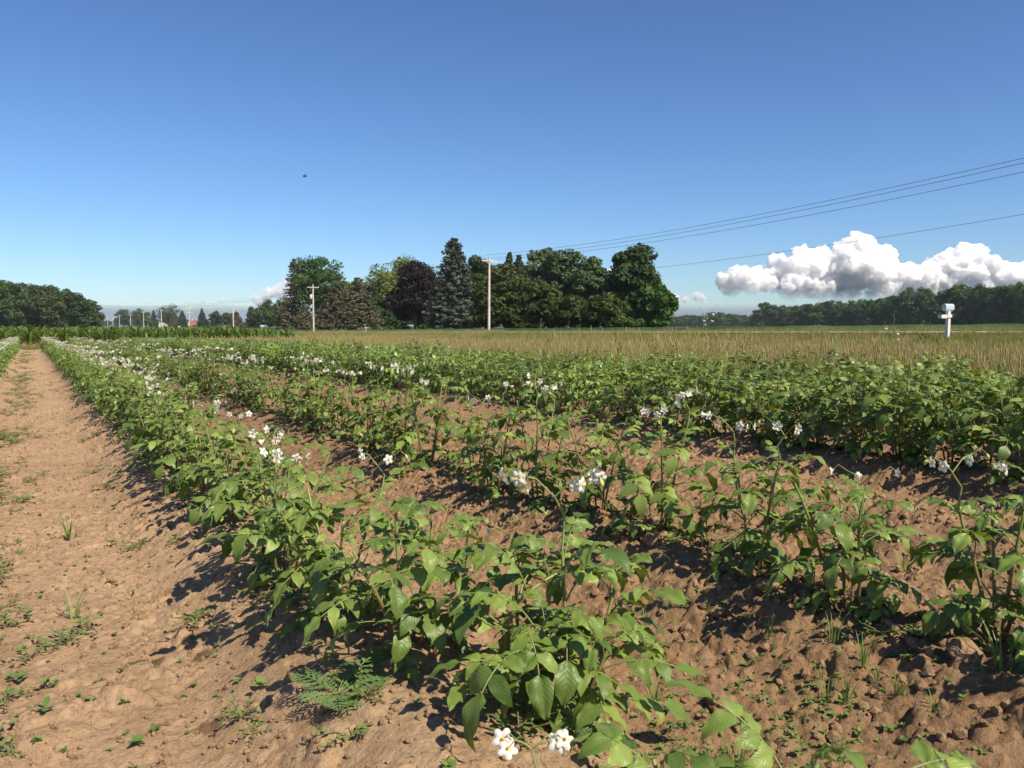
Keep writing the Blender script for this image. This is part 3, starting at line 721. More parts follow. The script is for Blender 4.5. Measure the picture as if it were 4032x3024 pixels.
# ------------------------------------------------------------------ soil clods and weeds
def clod_geo(seed, sub=2):
    r = np.random.RandomState(seed)
    import bmesh
    bm = bmesh.new(); bmesh.ops.create_icosphere(bm, subdivisions=sub + 1, radius=1)
    V = np.array([v.co[:] for v in bm.verts]); f = np.array([[v.index for v in q.verts] for q in bm.faces]); bm.free()
    o = r.uniform(0, 50, 3)
    d = 1 + .42 * fbm(V[:, 0] * 1.6 + o[0] + V[:, 2] * .7, V[:, 1] * 1.6 + o[1] - V[:, 2], seed, 4, .6) + .12 * fbm(V[:, 0] * 6 + o[2] + 3 * V[:, 2], V[:, 1] * 6 - 4 * V[:, 2], seed + 5, 2)
    V = V * d[:, None] * np.array([1, .85, .7]); g = G(); g.add(V, f); return g
def clod_mesh(seed, sub=2):
    me = clod_geo(seed, sub).mesh('soil_clod', ['soil'], sub > 2); n = len(me.vertices)
    me.attributes.new('tilled', 'FLOAT', 'POINT').data.foreach_set('value', np.full(n, .45)); return me
CLOD = [clod_mesh(k, 3) for k in range(6)]; CLOD_LO = [clod_mesh(40 + k, 0) for k in range(6)]
rw = random.Random(9)
for px, py, r, lab in ((2850, 2790, .036, 'largest rounded soil clod, low in the crumbly strip right of the foreground plant'),
                       (3020, 2340, .028, 'round soil clod casting a dark shadow in the middle of the crumbly strip'),
                       (3790, 2590, .035, 'rounded soil clod under the leaves at the right edge of the picture'),
                       (2830, 2420, .020, 'small smooth soil clod in the crumbly strip near thin grass blades'),
                       (2700, 2110, .040, 'lumpy soil clod beside the stems of the second row'),
                       (2580, 2150, .036, 'flat-topped soil clod at the left foot of the second row'),
                       (3180, 2370, .022, 'small pale soil clod near the broken stem in the crumbly strip'),
                       (455, 2290, .030, 'pale worn soil lump lying on the bare path'),
                       (1180, 2680, .026, 'pale block of crusted soil beside the feathery weed')):
    q = on_ground(px, py); o = obj('soil_clod', CLOD[rw.randrange(6)]); o.location = q + Vector((0, 0, gz_full(q.x, q.y) - q.z + r * .22)); o.rotation_euler = (rw.uniform(-.4, .4), rw.uniform(-.4, .4), rw.uniform(0, 6)); o.scale = (r, r, r * .85)
    tag(o, lab, 'clod')
rn = np.random.RandomState(4)
cp = []; 
for _ in range(60000):
    p, y = rn.uniform(.85, 6.5), rn.uniform(.4, 11) 
    if rn.rand() > math.exp(-y / 5): continue
    cp.append((p, y))
for _ in range(15000): cp.append((rn.uniform(-.7, .8), .8 + 8 * rn.rand() ** 1.5))
cp = np.array(cp); nz_ = gz_full(cp[:, 0], cp[:, 1]); til = cp[:, 0] > .85
scl = np.where(til, .003 + .015 * rn.rand(len(cp)) ** 3.2, .0015 + .008 * rn.rand(len(cp)) ** 3.5)
scatter('soil_crumbs', CLOD_LO, np.column_stack([cp, nz_ + scl * .3]), rn.uniform(-3, 3, (len(cp), 3)), scl, rn.randint(0, 6, len(cp)), 'loose crumbs of dry soil strewn over the ground', 'soil')

def oval(g, L, W, Mx, tint, droop=.5, mat=0):
    q = leaflet(4, 2, W / L, .15, droop, .01); q.t = [np.full(len(v), tint) for v in q.v]; g.merge(q, Mx @ Matrix.Scale(L, 4), mat)
def seedling(seed, n=6, L=.016, h=.012, W=.6):
    r = random.Random(seed); g = G(); tube(g, [(0, 0, -.01), (0, 0, h)], .0009, 4, 1, .7)
    for k in range(n):
        oval(g, L * r.uniform(.7, 1.1), L * W, Mt((0, 0, h * (.6 + .5 * k / n)), k * 2.4 + r.uniform(-.4, .4), -r.uniform(.1, .7), r.uniform(-.3, .3)), r.random(), .4)
    return g
def sprawl(seed, nb=6, R=.07):
    """purslane-like mat: creeping stems with small oval leaves"""
    r = random.Random(seed); g = G()
    for b in range(nb):
        a = b * 6.283 / nb + r.uniform(-.4, .4); L = R * r.uniform(.5, 1.1); P = [Vector((math.cos(a), math.sin(a), 0)) * L * s + Vector((0, 0, .006 + .02 * math.sin(s * 2.2) * r.uniform(.5, 1.2))) for s in (0, .35, .7, 1)]
        tube(g, P, .0013, 4, 1, .3)
        for k in range(7):
            s = .15 + .85 * k / 6; oval(g, r.uniform(.012, .020), .009, Mt(along(P, s), a + (1 if k % 2 else -1) * r.uniform(.5, 1.2), -r.uniform(0, .6), r.uniform(-.3, .3)), r.random(), .3)
    return g
def tuft(seed, n=14, h=.10, w=.004, lean=.6, mat=0):
    r = random.Random(seed); g = G()
    for k in range(n):
        a = r.uniform(0, 6.28); hh = h * r.uniform(.5, 1.1); ln = lean * r.uniform(.2, 1) * hh; d = Vector((math.cos(a), math.sin(a), 0)); sd = Vector((-d.y, d.x, 0)); b = d * r.uniform(0, .012 + h * .04); V = []
        for s in (0, .35, .7, 1):
            c = b + d * ln * s ** 1.8 + Vector((0, 0, hh * (s - .25 * lean * s ** 3))); ww = w * (1 - s ** 2.2) * .5 + .0003; V += [c - sd * ww, c + sd * ww]
        g.add([tuple(v) for v in V], [(0, 1, 3, 2), (2, 3, 5, 4), (4, 5, 7, 6)], mat, tint=r.random())
    return g
def feathery(seed):
    """ragweed rosette: pinnate leaves cut into narrow lobes"""
    r = random.Random(seed); parts = []
    for k in range(9):
        g = G(); L = r.uniform(.055, .085); up = r.uniform(.25, .9); n = 8
        P = [Vector((L * s, 0, .005 + L * up * (s - .55 * s * s))) for s in np.linspace(0, 1, n + 1)]
        tube(g, P, .0009, 4, 1, .9)
        for j in range(2, n + 1):
            for sd in (-1, 1):
                ln = L * .42 * math.sin(math.pi * (j / n) ** .8 * .86 + .25); b = P[j]; e = math.radians(52) * sd
                d = Vector((math.cos(e), math.sin(e), .1)); oval(g, ln, ln * .2, Mt(b, e, -.1), r.random(), .2)
                for q in (.4, .65, .85):
                    for s2 in (-1, 1): oval(g, ln * .38 * (1.1 - q * .5), ln * .10, Mt(b + d * ln * q, e + s2 * .75, -.1), r.random(), .2)
        parts.append((g, k * 2.4 + r.uniform(-.2, .2)))
    return parts
q = on_ground(1330, 2760); t = empty('feathery_weed', q + Vector((0, 0, gz_full(q.x, q.y) - q.z - .002)), 0, 1.25, 'feathery ragweed-like rosette with finely cut leaves at the foot of the ridge', 'weed')
for g, a in feathery(3): obj('leaf', g.mesh('leaf', ['ragweed', 'ragweed']), t, Matrix.Rotation(a, 4, 'Z'))
SEED = [seedling(k, 5 + k % 4).mesh('seedling', ['weed', 'stem']) for k in range(6)]
SPR = [sprawl(k, 5 + k % 3).mesh('creeping_weed', ['weed', 'stem']) for k in range(4)]
TUF = [tuft(k, 9 + k).mesh('grass_tuft', ['weed', 'stem']) for k in range(4)]
def weed(px, py, me, s, lab, name, cat='weed', group=None):
    w = on_ground(px, py); o = obj(name, me); o.location = (w.x, w.y, gz_full(w.x, w.y) - .002); o.rotation_euler = (0, 0, rw.uniform(0, 6)); o.scale = (s, s, s); tag(o, lab, cat, group); return o
for a in ((275, 2130, TUF[1], 1.15, 'upright grass tuft on the path, beside two round-leaved weeds', 'grass_tuft', 'grass'),
          (290, 2440, TUF[0], .95, 'upright grass blades rising from the long weed patch on the path', 'grass_tuft', 'grass'),
          (440, 2150, SEED[2], 1.5, 'round-leaved pale weed right of the grass tuft on the path', 'small_weed'),
          (515, 2170, SPR[0], .6, 'creeping green weed right of the round-leaved pale weed', 'creeping_weed'),
          (690, 2125, SEED[1], 1.2, 'small weed under the arched potato leaf at the path edge', 'small_weed'),
          (330, 2490, SPR[1], 1.1, 'long creeping weed patch in the lower left of the path', 'creeping_weed'),
          (230, 2540, SPR[2], .9, 'creeping weed just left of the long weed patch', 'creeping_weed'),
          (120, 2590, SPR[3], .8, 'creeping weed at the lower left end of the weed patches', 'creeping_weed'),
          (30, 2460, SPR[0], 1.0, 'broad-leaved weed at the left edge of the picture', 'creeping_weed'),
          (110, 2430, SEED[0], 1.5, 'low rosette weed next to the left edge broad-leaved weed', 'small_weed'),
          (20, 2800, SPR[1], .7, 'weed cut by the left edge near the bottom corner', 'creeping_weed'),
          (40, 3000, SPR[2], .7, 'weed in the bottom left corner', 'creeping_weed'),
          (180, 2870, SEED[4], 1.5, 'bright four-leaved weed near the bottom left corner', 'small_weed'),
          (80, 2700, SEED[3], 1.5, 'spreading seedling left of the bare lower path', 'small_weed'),
          (180, 2720, SEED[5], 1.6, 'seedling with a grass blade, lower left path', 'small_weed'),
          (1030, 2740, SEED[5], 1.35, 'upright round-leaved seedling left of the feathery weed', 'small_weed'),
          (1000, 2920, SPR[3], .5, 'small round-leaved weed below the upright seedling', 'small_weed'),
          (610, 2900, SEED[1], 1.0, 'folded pale seedling in the middle of the lower path', 'small_weed'),
          (490, 2790, SEED[0], .9, 'small seedling left of the damp soil patch', 'small_weed'),
          (545, 2960, SEED[3], 1.2, 'seedling at the bottom of the path', 'small_weed'),
          (1210, 2220, SEED[1], 1.2, 'tiny dark seedling on the ridge face below the arched shadows', 'small_weed'),
          (3130, 2110, SPR[1], 1.0, 'bright broad-leaved weed at the foot of the second row', 'creeping_weed'),
          (3420, 2150, TUF[3], 1.9, 'tall thin grass tuft among the second row plants', 'grass_tuft', 'grass'),
          (2540, 2460, TUF[2], .6, 'small grass tuft right of the foreground plant', 'grass_tuft', 'grass'),
          (3200, 2330, TUF[1], .8, 'sprawling grass blades in the crumbly strip', 'grass_tuft', 'grass'),
          (3940, 2640, TUF[3], 1.0, 'grass tuft under the leaves at the right edge', 'grass_tuft', 'grass'),
          (3620, 2500, SEED[2], 1.6, 'seedling in the shade of the rightmost second-row plant', 'small_weed'),
          (3320, 2790, SEED[4], 1.1, 'seedling in the lower middle of the crumbly strip', 'small_weed'),
          (3490, 2880, SEED[0], 1.0, 'seedling in the lower right of the crumbly strip', 'small_weed')):
    weed(*a)
# ground cover of tiny weeds: a line along the path, a mat at the foot of the foreground ridge
wp = []
for _ in range(1500):
    y = 2.0 + 38 * rn.rand() ** 1.3; p = -.17 + rn.normal() * (.10 + .002 * y)
    if fbm(np.array([p * 2.]), np.array([y * .9]), 300, 2)[0] > -.05: wp.append((p, y, .5 + .7 * rn.rand(), rn.randint(0, 10)))
for _ in range(420): wp.append((rn.uniform(-.75, .35), .9 + 4 * rn.rand(), .3 + .5 * rn.rand(), rn.randint(0, 6)))
for _ in range(420): wp.append((-.28 + rn.normal() * .12, 1.5 + 4 * rn.rand(), .35 + .6 * rn.rand(), rn.randint(0, 10)))
for _ in range(420):
    w = on_ground(rn.uniform(2560, 3400), rn.uniform(2700, 3040)); wp.append((w.x, w.y, .25 + .3 * rn.rand(), rn.randint(0, 6)))
for _ in range(260):
    w = on_ground(rn.uniform(2480, 3900), rn.uniform(2200, 3040)); wp.append((w.x, w.y, .3 + .45 * rn.rand(), rn.choice([0, 1, 2, 3, 4, 5, 5, 3, 1, 10])))
for _ in range(700):
    ri = rn.choice([1, 2]); y = .8 + 16 * rn.rand() ** 1.4; wp.append((ROWS[ri] + rn.normal() * .16, y, .5 + .6 * rn.rand(), rn.choice([0, 1, 2, 3, 4, 5, 6, 7, 8, 4])))
wp = np.array(wp)
scatter('weed_seedlings', SEED + SPR + TUF, np.column_stack([wp[:, 0], wp[:, 1], gz_full(wp[:, 0], wp[:, 1]) - .002]), np.column_stack([np.zeros((len(wp), 2)), rn.uniform(0, 6, len(wp))]), wp[:, 2], wp[:, 3].astype(int), 'tiny weed seedlings sprinkled over path, ridges and crumbly soil', 'weeds')

# ------------------------------------------------------------------ grass verge
def verge_clump(seed, n, h, rad, w, dry, heads):
    r = random.Random(seed); g = G()
    for k in range(n):
        a = r.uniform(0, 6.28); hh = h * r.uniform(.55, 1.1); d = Vector((math.cos(a), math.sin(a), 0)); ln = hh * r.uniform(.05, .9); e = r.uniform(0, 6.28); b = Vector((math.cos(e), math.sin(e), 0)) * rad * math.sqrt(r.random()); f = r.uniform(0, 3.14); sd = Vector((math.cos(f), math.sin(f), 0)); V = []
        for s in (0, .4, .75, 1):
            c = b + d * ln * s ** 1.7 + Vector((0, 0, hh * s)); ww = w * (1 - .85 * s ** 2) * .5; V += [c - sd * ww, c + sd * ww]
        m = 1 if r.random() < dry else 0
        g.add([tuple(v) for v in V], [(0, 1, 3, 2), (2, 3, 5, 4), (4, 5, 7, 6)], m, tint=r.random())
        if r.random() < heads:
            top = b + d * ln * .8 + Vector((0, 0, hh * r.uniform(1.05, 1.3))); mid = b + d * ln * .5 + Vector((0, 0, hh * .7)); tube(g, [mid, top], w * .22, 3, 1, .7, cap=False)
            tube(g, [top - Vector((0, 0, .03)), top + Vector((0, 0, .03)), top + d * .012 + Vector((0, 0, .09))], [w * .3, w * .8, w * .15], 4, 1, r.random(), cap=False)
    return g.mesh('grass_clump', ['grass', 'grass_dry'])
VN = [verge_clump(k, 28, .40, .15, .0055, .55, .22) for k in range(3)] + [verge_clump(20 + k, 28, .36, .15, .0065, .15, .08) for k in range(3)]
VF = [verge_clump(40 + k, 44, .36, .45, .013, .55, .22) for k in range(3)] + [verge_clump(60 + k, 44, .34, .45, .014, .18, .08) for k in range(3)]
def verge_pts(n, p0, p1, y0, y1, dens, scale_fn, edge):
    out = []
    P = rn.uniform(p0, p1, n); Y = rn.uniform(y0, y1, n); D = depth(P, Y); T = (P * CT - Y * ST) / D
    keep = (D > 3) & (np.abs(T) < .85) & (rn.rand(n) < dens(D))
    P, Y, D = P[keep], Y[keep], D[keep]
    gn = fbm(P * .16, Y * .10, 400, 3) + .55 * np.exp(-(P - 6.5) / 1.6) + .15 * rn.normal(size=len(P)) + .28 * np.exp(-((P - 31) / 3.5) ** 2) * (Y < 60)
    gn += .14 * sst(.25, .5, (P * CT - Y * ST) / D)
    gn += .30 * np.exp(-((Y - 8) / 7.0) ** 2) * sst(16, 22, P)
    idx = np.where(gn > -.20, 3, 0) + rn.randint(0, 3, len(P))
    s = scale_fn(P, Y, D) * (.5 + .9 * rn.rand(len(P)) ** 1.4)
    return np.column_stack([P, Y, base_z(P, Y) - .02]), s, idx
def hs(P, Y, D): return .92 + .22 * fbm(P * .3, Y * .3, 410, 2) - .10 * sst(14, 30, D) - .30 * sst(28, 34, P)
a1 = verge_pts(62000, 6.3, 35.2, -8, 34, lambda D: np.where(D < 34, np.clip(16 / D, .2, 1.0), 0), hs, 0)
a2 = verge_pts(62000, 6.3, 35.2, 8, 230, lambda D: np.where(D >= 30, np.clip(55 / D, .25, 1), 0), lambda P, Y, D: .98 - .36 * sst(28, 34, P), 0)
# strip between the potatoes and the corn, and the far road edge
def keep_off_corn(a, q=13.0):
    k = ~((a[0][:, 0] < q + .3) & (a[0][:, 1] > FIELD_END + .6)); return a[0][k], a[1][k], a[2][k]
a1, a2 = keep_off_corn(a1), keep_off_corn(a2)
a3 = verge_pts(14000, 43.8, 52, -10, 170, lambda D: np.clip(50 / D, .3, 1), lambda P, Y, D: .62 + .3 * fbm(P, Y, 420, 2), 0)
a4 = verge_pts(2600, -3, 7.0, FIELD_END - .2, FIELD_END + 1.0, lambda D: np.ones_like(D), lambda P, Y, D: .45 + 0 * D, 0)
for nm, a, protos, lab in (('verge_grass', a1, VN, 'tall dry and green grass of the verge behind the potatoes'), ('far_verge_grass', a2, VF, 'golden dry grass of the verge further off along the road'),
                           ('roadside_grass', a3, VF, 'tall seeding grass along the far side of the road'), ('field_end_grass', a4, VN, 'short dry grass between the potato rows and the corn')):
    n = len(a[0]); scatter(nm, protos, a[0], np.column_stack([rn.normal(size=(n, 2)) * .08, rn.uniform(0, 6.28, n)]), a[1], a[2], lab, 'grass')
# broad green blades at the edge of the potatoes
BB = [tuft(70 + k, 12, .42, .014, .5).mesh('blades', ['grass', 'grass']) for k in range(3)]
bp_ = []
for _ in range(150):
    y = rn.uniform(1.0, 14); bp_.append((6.55 + rn.normal() * .22, y))
bp_ = np.array(bp_); scatter('broad_grass', BB, np.column_stack([bp_, base_z(bp_[:, 0], bp_[:, 1])]), np.column_stack([np.zeros((len(bp_), 2)), rn.uniform(0, 6, len(bp_))]), .7 + .6 * rn.rand(len(bp_)), rn.randint(0, 3, len(bp_)), 'broad dark green grass blades along the potato edge', 'grass')

def leafy_clump(seed):
    r = random.Random(seed); g = G()
    for k in range(7):
        a = r.uniform(0, 6.28); b = Vector((math.cos(a), math.sin(a), 0)) * r.uniform(0, .12); h = r.uniform(.25, .52); P = [b + Vector((math.cos(a), math.sin(a), 0)) * .12 * u * u + Vector((0, 0, h * u)) for u in (0, .4, .75, 1)]
        tube(g, P, .004, 4, 1, .8, cap=False)
        for j in range(13):
            s = .2 + .8 * j / 12; oval(g, .09 * (1.2 - .6 * s), .035, Mt(along(P, s), r.uniform(0, 6.28), -r.uniform(-.1, .8), r.uniform(-.4, .4)), r.random(), .7)
    return g.mesh('leafy_clump', ['weed', 'stem'])
LC = [leafy_clump(k) for k in range(4)]
vw = []
while len(vw) < 420:
    p, y = rn.uniform(6.4, 27), rn.uniform(0, 40); D = depth(p, y); t_ = (p * CT - y * ST) / D
    if abs(t_) > .68 or D < 5 or (rn.rand() > (.9 if t_ > .38 else .22)): continue
    if fbm(np.array([p * .5]), np.array([y * .5]), 480, 2)[0] > -.15: vw.append((p, y))
vw = np.array(vw); scatter('verge_weeds', LC, np.column_stack([vw, base_z(vw[:, 0], vw[:, 1])]), np.column_stack([np.zeros((len(vw), 2)), rn.uniform(0, 6, len(vw))]), .6 + .6 * rn.rand(len(vw)), rn.randint(0, 4, len(vw)), 'leafy green weeds scattered through the verge grass', 'weeds')
def tall_weed(px, D, top, lab, seed, white=0, name='tall_weed'):
    p, y = pY(px, D); zb = float(base_z(p, y)); H = (YH - top) / FPX * D + CAMZ - zb
    r = random.Random(seed); t = empty(name, (p, y, zb), r.uniform(0, 6), 1, lab, 'weed')
    P = [Vector((r.uniform(-.02, .02) * k, r.uniform(-.02, .02) * k, H * k / 5 - .03)) for k in range(6)]
    g = G(); tube(g, P, np.linspace(.011, .005, 6), 5, 0, np.linspace(.5, 1, 6)); g2 = G(); g3 = G()
    for k in range(26):
        s = r.uniform(.25, 1); a = r.uniform(0, 6.28); oval(g2, .10 * (1.15 - s * .7), .03, Mt(along(P, s), a, -r.uniform(.2, .9), r.uniform(-.4, .4)), r.random(), .8)
    for k in range(9 if white else 4):
        s = r.uniform(.72, .98); a = r.uniform(0, 6.28); q = along(P, s); e = q + Vector((math.cos(a) * .10, math.sin(a) * .10, r.uniform(.06, .16))); tube(g, [q, q.lerp(e, .5) + Vector((0, 0, -.015)), e], .002, 4, 0, .9)
        oval(g2, .07, .022, Mt(e, a, -.8), r.random(), .4)
        if white and k < white:
            c = clod_geo(seed + k, 0); g3.merge(c, Mt(e, 0, 0, 0, .032), 0)
    obj('stem', g.mesh('stem', ['stem']), t); obj('foliage', g2.mesh('foliage', ['weed']), t)
    if white: obj('seed_tuft', g3.mesh('seed_tuft', ['petal']), t)
for a in ((2795, 13, 1236, 'tall branching thistle with white tufts rising above the verge grass', 1, 4), (3510, 14, 1300, 'flowering weed with white blossom in the verge, left of the mailbox', 2, 4),
          (3520, 27, 1235, 'tall dark leafy weed beyond the verge, left of the mailbox', 3), (2115, 17, 1275, 'tall green weed standing in the verge right of the near utility pole', 4),
          (2940, 11, 1340, 'leafy green weed in front of the dry grass right of the thistle', 5), (2140, 12, 1330, 'bushy green weed at the potato edge below the tall verge weed', 6)):
    tall_weed(*a)

# ------------------------------------------------------------------ corn
def corn_geo(seed):
    r = random.Random(seed); g = G(); s_ = G(); H = r.uniform(.72, .85)
    tube(s_, [(0, 0, -.05), (.005, 0, H * .5), (0, .005, H * .92)], [.014, .012, .005], 6, 0)
    a = r.uniform(0, 6.28)
    for k in range(9):
        s = .12 + .80 * k / 8; a += math.pi + r.uniform(-.35, .35); L = r.uniform(.5, .7) * (.75 + .45 * math.sin(s * 3)); d = Vector((math.cos(a), math.sin(a), 0)); sd = Vector((-d.y, d.x, 0)); P = Vector((0, 0, H * s)); e = math.radians(r.uniform(58, 74)); n = 7; V = []; tw = r.uniform(-.5, .5)
        for j in range(n + 1):
            u = j / n; w = .075 * (math.sin(math.pi * (.12 + .88 * u) ** .8)) ** .8 * .5 + .001
            up = Vector((0, 0, 1)) * math.cos(e) - d * math.sin(e); c = sd * math.cos(tw * u) + up * math.sin(tw * u)
            V += [P - c * w, P - up * w * .25, P + c * w]
            P = P + (d * math.cos(e) + Vector((0, 0, math.sin(e)))) * (L / n); e -= math.radians(r.uniform(8, 22)) * (.4 + 1.3 * u)
        f = []
        for j in range(n): f += [(3 * j, 3 * j + 1, 3 * j + 4, 3 * j + 3), (3 * j + 1, 3 * j + 2, 3 * j + 5, 3 * j + 4)]
        g.add([tuple(v) for v in V], f, 0, tint=r.random())
    return s_, g
CORN = [corn_geo(k) for k in range(6)]
CS = [a.mesh('stalk', ['corn_stalk']) for a, b in CORN]; CF = [b.mesh('foliage', ['corn']) for a, b in CORN]
CJ = []
for a, b in CORN:
    g = G(); g.merge(b, Matrix.Identity(4)); g.merge(a, Matrix.Identity(4), 1); CJ.append(g.mesh('corn', ['corn', 'corn_stalk']))
cpts = []
pp = -34.0
while pp < 13.0:
    yy = FIELD_END + .9 + rw.uniform(0, .2)
    while yy < FIELD_END + 75: cpts.append((pp + rw.uniform(-.04, .04), yy, rw.random())); yy += .19 + (0 if yy < FIELD_END + 12 else .25)
    pp += .50
def vis2(p, y):
    D = depth(p, y); t = (p * CT - y * ST) / D; return -.85 < t < .7
cpts = [c for c in cpts if vis2(c[0], c[1])]
cpts.sort(key=lambda c: c[1] + (0 if (c[0] * CT - c[1] * ST) / depth(c[0], c[1]) > -.66 else 500))
for k, (p, y, u) in enumerate(cpts[:300]):
    v = rw.randrange(6); s = rw.uniform(.72, 1.06); t = empty('corn_plant', (p, y, gz(p, y)), u * 6.28, s, 'young green corn plant in the front of the corn block behind the potatoes', 'corn', 'corn plants along the front of the corn block')
    obj('stalk', CS[v], t); obj('foliage', CF[v], t)
cr = np.array(cpts[300:]); n = len(cr)
scatter('corn_field', CJ, np.column_stack([cr[:, 0], cr[:, 1], gz(cr[:, 0], cr[:, 1])]), np.column_stack([np.zeros((n, 2)), cr[:, 2] * 6.28]), .72 + .34 * rn.rand(n), rn.randint(0, 6, n), 'green corn stretching back behind the front plants', 'corn')

# ------------------------------------------------------------------ trees
def leaf_cards(C, Nn, size, rs, aspect=.62):
    """kite-shaped leaf clusters, one at each point, facing roughly along the normals"""
    n = len(C); a = rs.normal(size=(n, 3)); T = np.cross(Nn, a); T /= np.linalg.norm(T, axis=1)[:, None] + 1e-9; B = np.cross(Nn, T)
    s = (size * (.6 + .8 * rs.rand(n)))[:, None]; T = T * s; B = B * s * aspect; lift = Nn * s * .25
    V = np.stack([C - T, C + B * .9 - T * .1 + lift, C + T, C - B * .9 - T * .1 + lift], 1).reshape(-1, 3)
    f = np.arange(4 * n).reshape(-1, 4); return V, f, np.repeat(rs.rand(n), 4)
def broad_tree(seed, H, W, mat, base=.15, shape='round', ncl=66, per=120, leaf=.32, droop=0.0, trunk_r=None):
    rs = np.random.RandomState(seed); g = G(); t = G(); zc = H * (base + (1 - base) * .5); hz = H * (1 - base) * .5
    C = []; tries = 0
    while len(C) < ncl:
        d = rs.normal(size=3); d /= np.linalg.norm(d); r = rs.rand() ** .38; tries += 1
        q = d * r; w = 1.0
        if shape == 'cone': w = 1.05 - .55 * (q[2] + 1) / 2
        if shape == 'top': w = .72 + .4 * (q[2] + 1) / 2
        if shape == 'dome': q[2] = abs(q[2]) * 2 - 1 if rs.rand() < .5 else q[2]
        C.append((q[0] * W / 2 * .92 * w, q[1] * W / 2 * .92 * w, zc + q[2] * hz * .86))
    C = np.array(C)
    for c in C:
        r = (W * .5) ** .5 * (H * (1 - base) * .5) ** .5 * rs.uniform(.17, .36); n = int(per * rs.uniform(.7, 1.3))
        d = rs.normal(size=(n, 3)); d /= np.linalg.norm(d, axis=1)[:, None]; d[:, 2] *= np.where(d[:, 2] < 0, .6, 1.0)
        rr = r * (.55 + .5 * rs.rand(n) ** .6); P = c + d * rr[:, None] * np.array([1, 1, .8]); P[:, 2] -= droop * rr * rs.rand(n)
        Nn = d + .55 * rs.normal(size=(n, 3)) + np.array([0, 0, .35]); Nn /= np.linalg.norm(Nn, axis=1)[:, None]
        V, f, tt = leaf_cards(P, Nn, leaf, rs); shade = rs.rand()
        g.add(V, f, 0, tint=np.clip(.55 * tt + .45 * shade, 0, 1))
    tr = trunk_r or H * .022; top = H * (base + (1 - base) * .75)
    tube(t, [(0, 0, -.3), (0, 0, H * .05), (.02 * W, .01 * W, H * .3), (0, 0, top)], [tr * 1.5, tr, tr * .8, tr * .15], 8, 0)
    for c in C[::3]:
        z0 = max(H * base * .7, c[2] * rs.uniform(.35, .6)); z0 = min(z0, top * .9); tube(t, [(0, 0, z0), tuple(.5 * np.array([c[0], c[1], 0]) + np.array([0, 0, .4 * z0 + .6 * c[2]]) * np.array([1, 1, 1])), tuple(c)], [tr * .4, tr * .25, tr * .06], 5, 0)
    return g.mesh('crown', [mat], smooth=False), t.mesh('trunk', ['bark'])
def spruce(seed, H, R, mat, base=.05, n_per=26, gaps=.2, power=.85, droop=.35, leaf=.30):
    rs = np.random.RandomState(seed); g = G(); t = G(); z = H * base; CC = []; NN = []; TT = []
    while z < H * .985:
        s = (z - H * base) / (H * (1 - base)); L = R * (1 - s) ** power * (.86 + .14 * min(1, s / .12)) + .12; nb = int(7 + 7 * (1 - s)); a0 = rs.uniform(0, 6.28)
        for b in range(nb):
            if rs.rand() < gaps * .5: continue
            a = a0 + b * 6.283 / nb + rs.uniform(-.25, .25); l = L * rs.uniform(.72, 1.12); d = np.array([math.cos(a), math.sin(a), 0]); m = max(5, int(n_per * (.25 + l / R)))
            u = rs.rand(m) ** .62; sag = -droop * l * (u ** 1.2) + .22 * l * u ** 3 * (1 if s < .8 else 2)
            w = (rs.rand(m) - .5) * 2 * .26 * l * (1.15 - u) ** .7; sd = np.array([-d[1], d[0], 0])
            P = d[None] * (l * u)[:, None] + sd[None] * w[:, None]; P[:, 2] = z + sag - .10 * np.abs(w) - .12 * rs.rand(m)
            Nn = np.array([0, 0, 1.0])[None] + .55 * rs.normal(size=(m, 3)) + .5 * d[None]; Nn /= np.linalg.norm(Nn, axis=1)[:, None]
            CC.append(P); NN.append(Nn); TT.append(np.clip(.25 + .6 * u + .25 * rs.normal(size=m), 0, 1))
        z += H * .021 * rs.uniform(.8, 1.2) + .05
    P, Nn, tt = np.concatenate(CC), np.concatenate(NN), np.concatenate(TT)
    V, f, _ = leaf_cards(P, Nn, leaf, rs, .45); g.add(V, f, 0, tint=np.repeat(tt, 4))
    V, f, _ = leaf_cards(P[::2] - np.array([0, 0, .12]), Nn[::2] * np.array([1, 1, .3]) + .3, leaf * .8, rs, .4); g.add(V, f, 0, tint=np.repeat(tt[::2], 4))
    tube(t, [(0, 0, -.3), (0, 0, H * .5), (0, 0, H * .97)], [H * .016, H * .010, .01], 7, 0)
    return g.mesh('crown', [mat], smooth=False), t.mesh('trunk', ['bark'])
def place_tree(name, px, D, top, wpx, fn, label, cat='tree', group=None, **kw):
    """a tree that stands D metres ahead in that column of the photograph; its height and spread follow from how large it looks"""
    p, y = pY(px, D); zb = float(base_z(p, y)); H = (YH - top) / FPX * D + CAMZ - zb; W = wpx / FPX * D
    cr, tr = fn(H, W)
    t = empty(name, (p, y, zb), 0, 1, label, cat, group); obj('crown', cr, t); obj('trunk', tr, t); return t
def B(seed, mat, **kw): return lambda H, W: broad_tree(seed, H, W * 1.08, mat, **kw)
def S(seed, mat, **kw): return lambda H, W: spruce(seed, H, W / 2 * 1.22, mat, **kw)
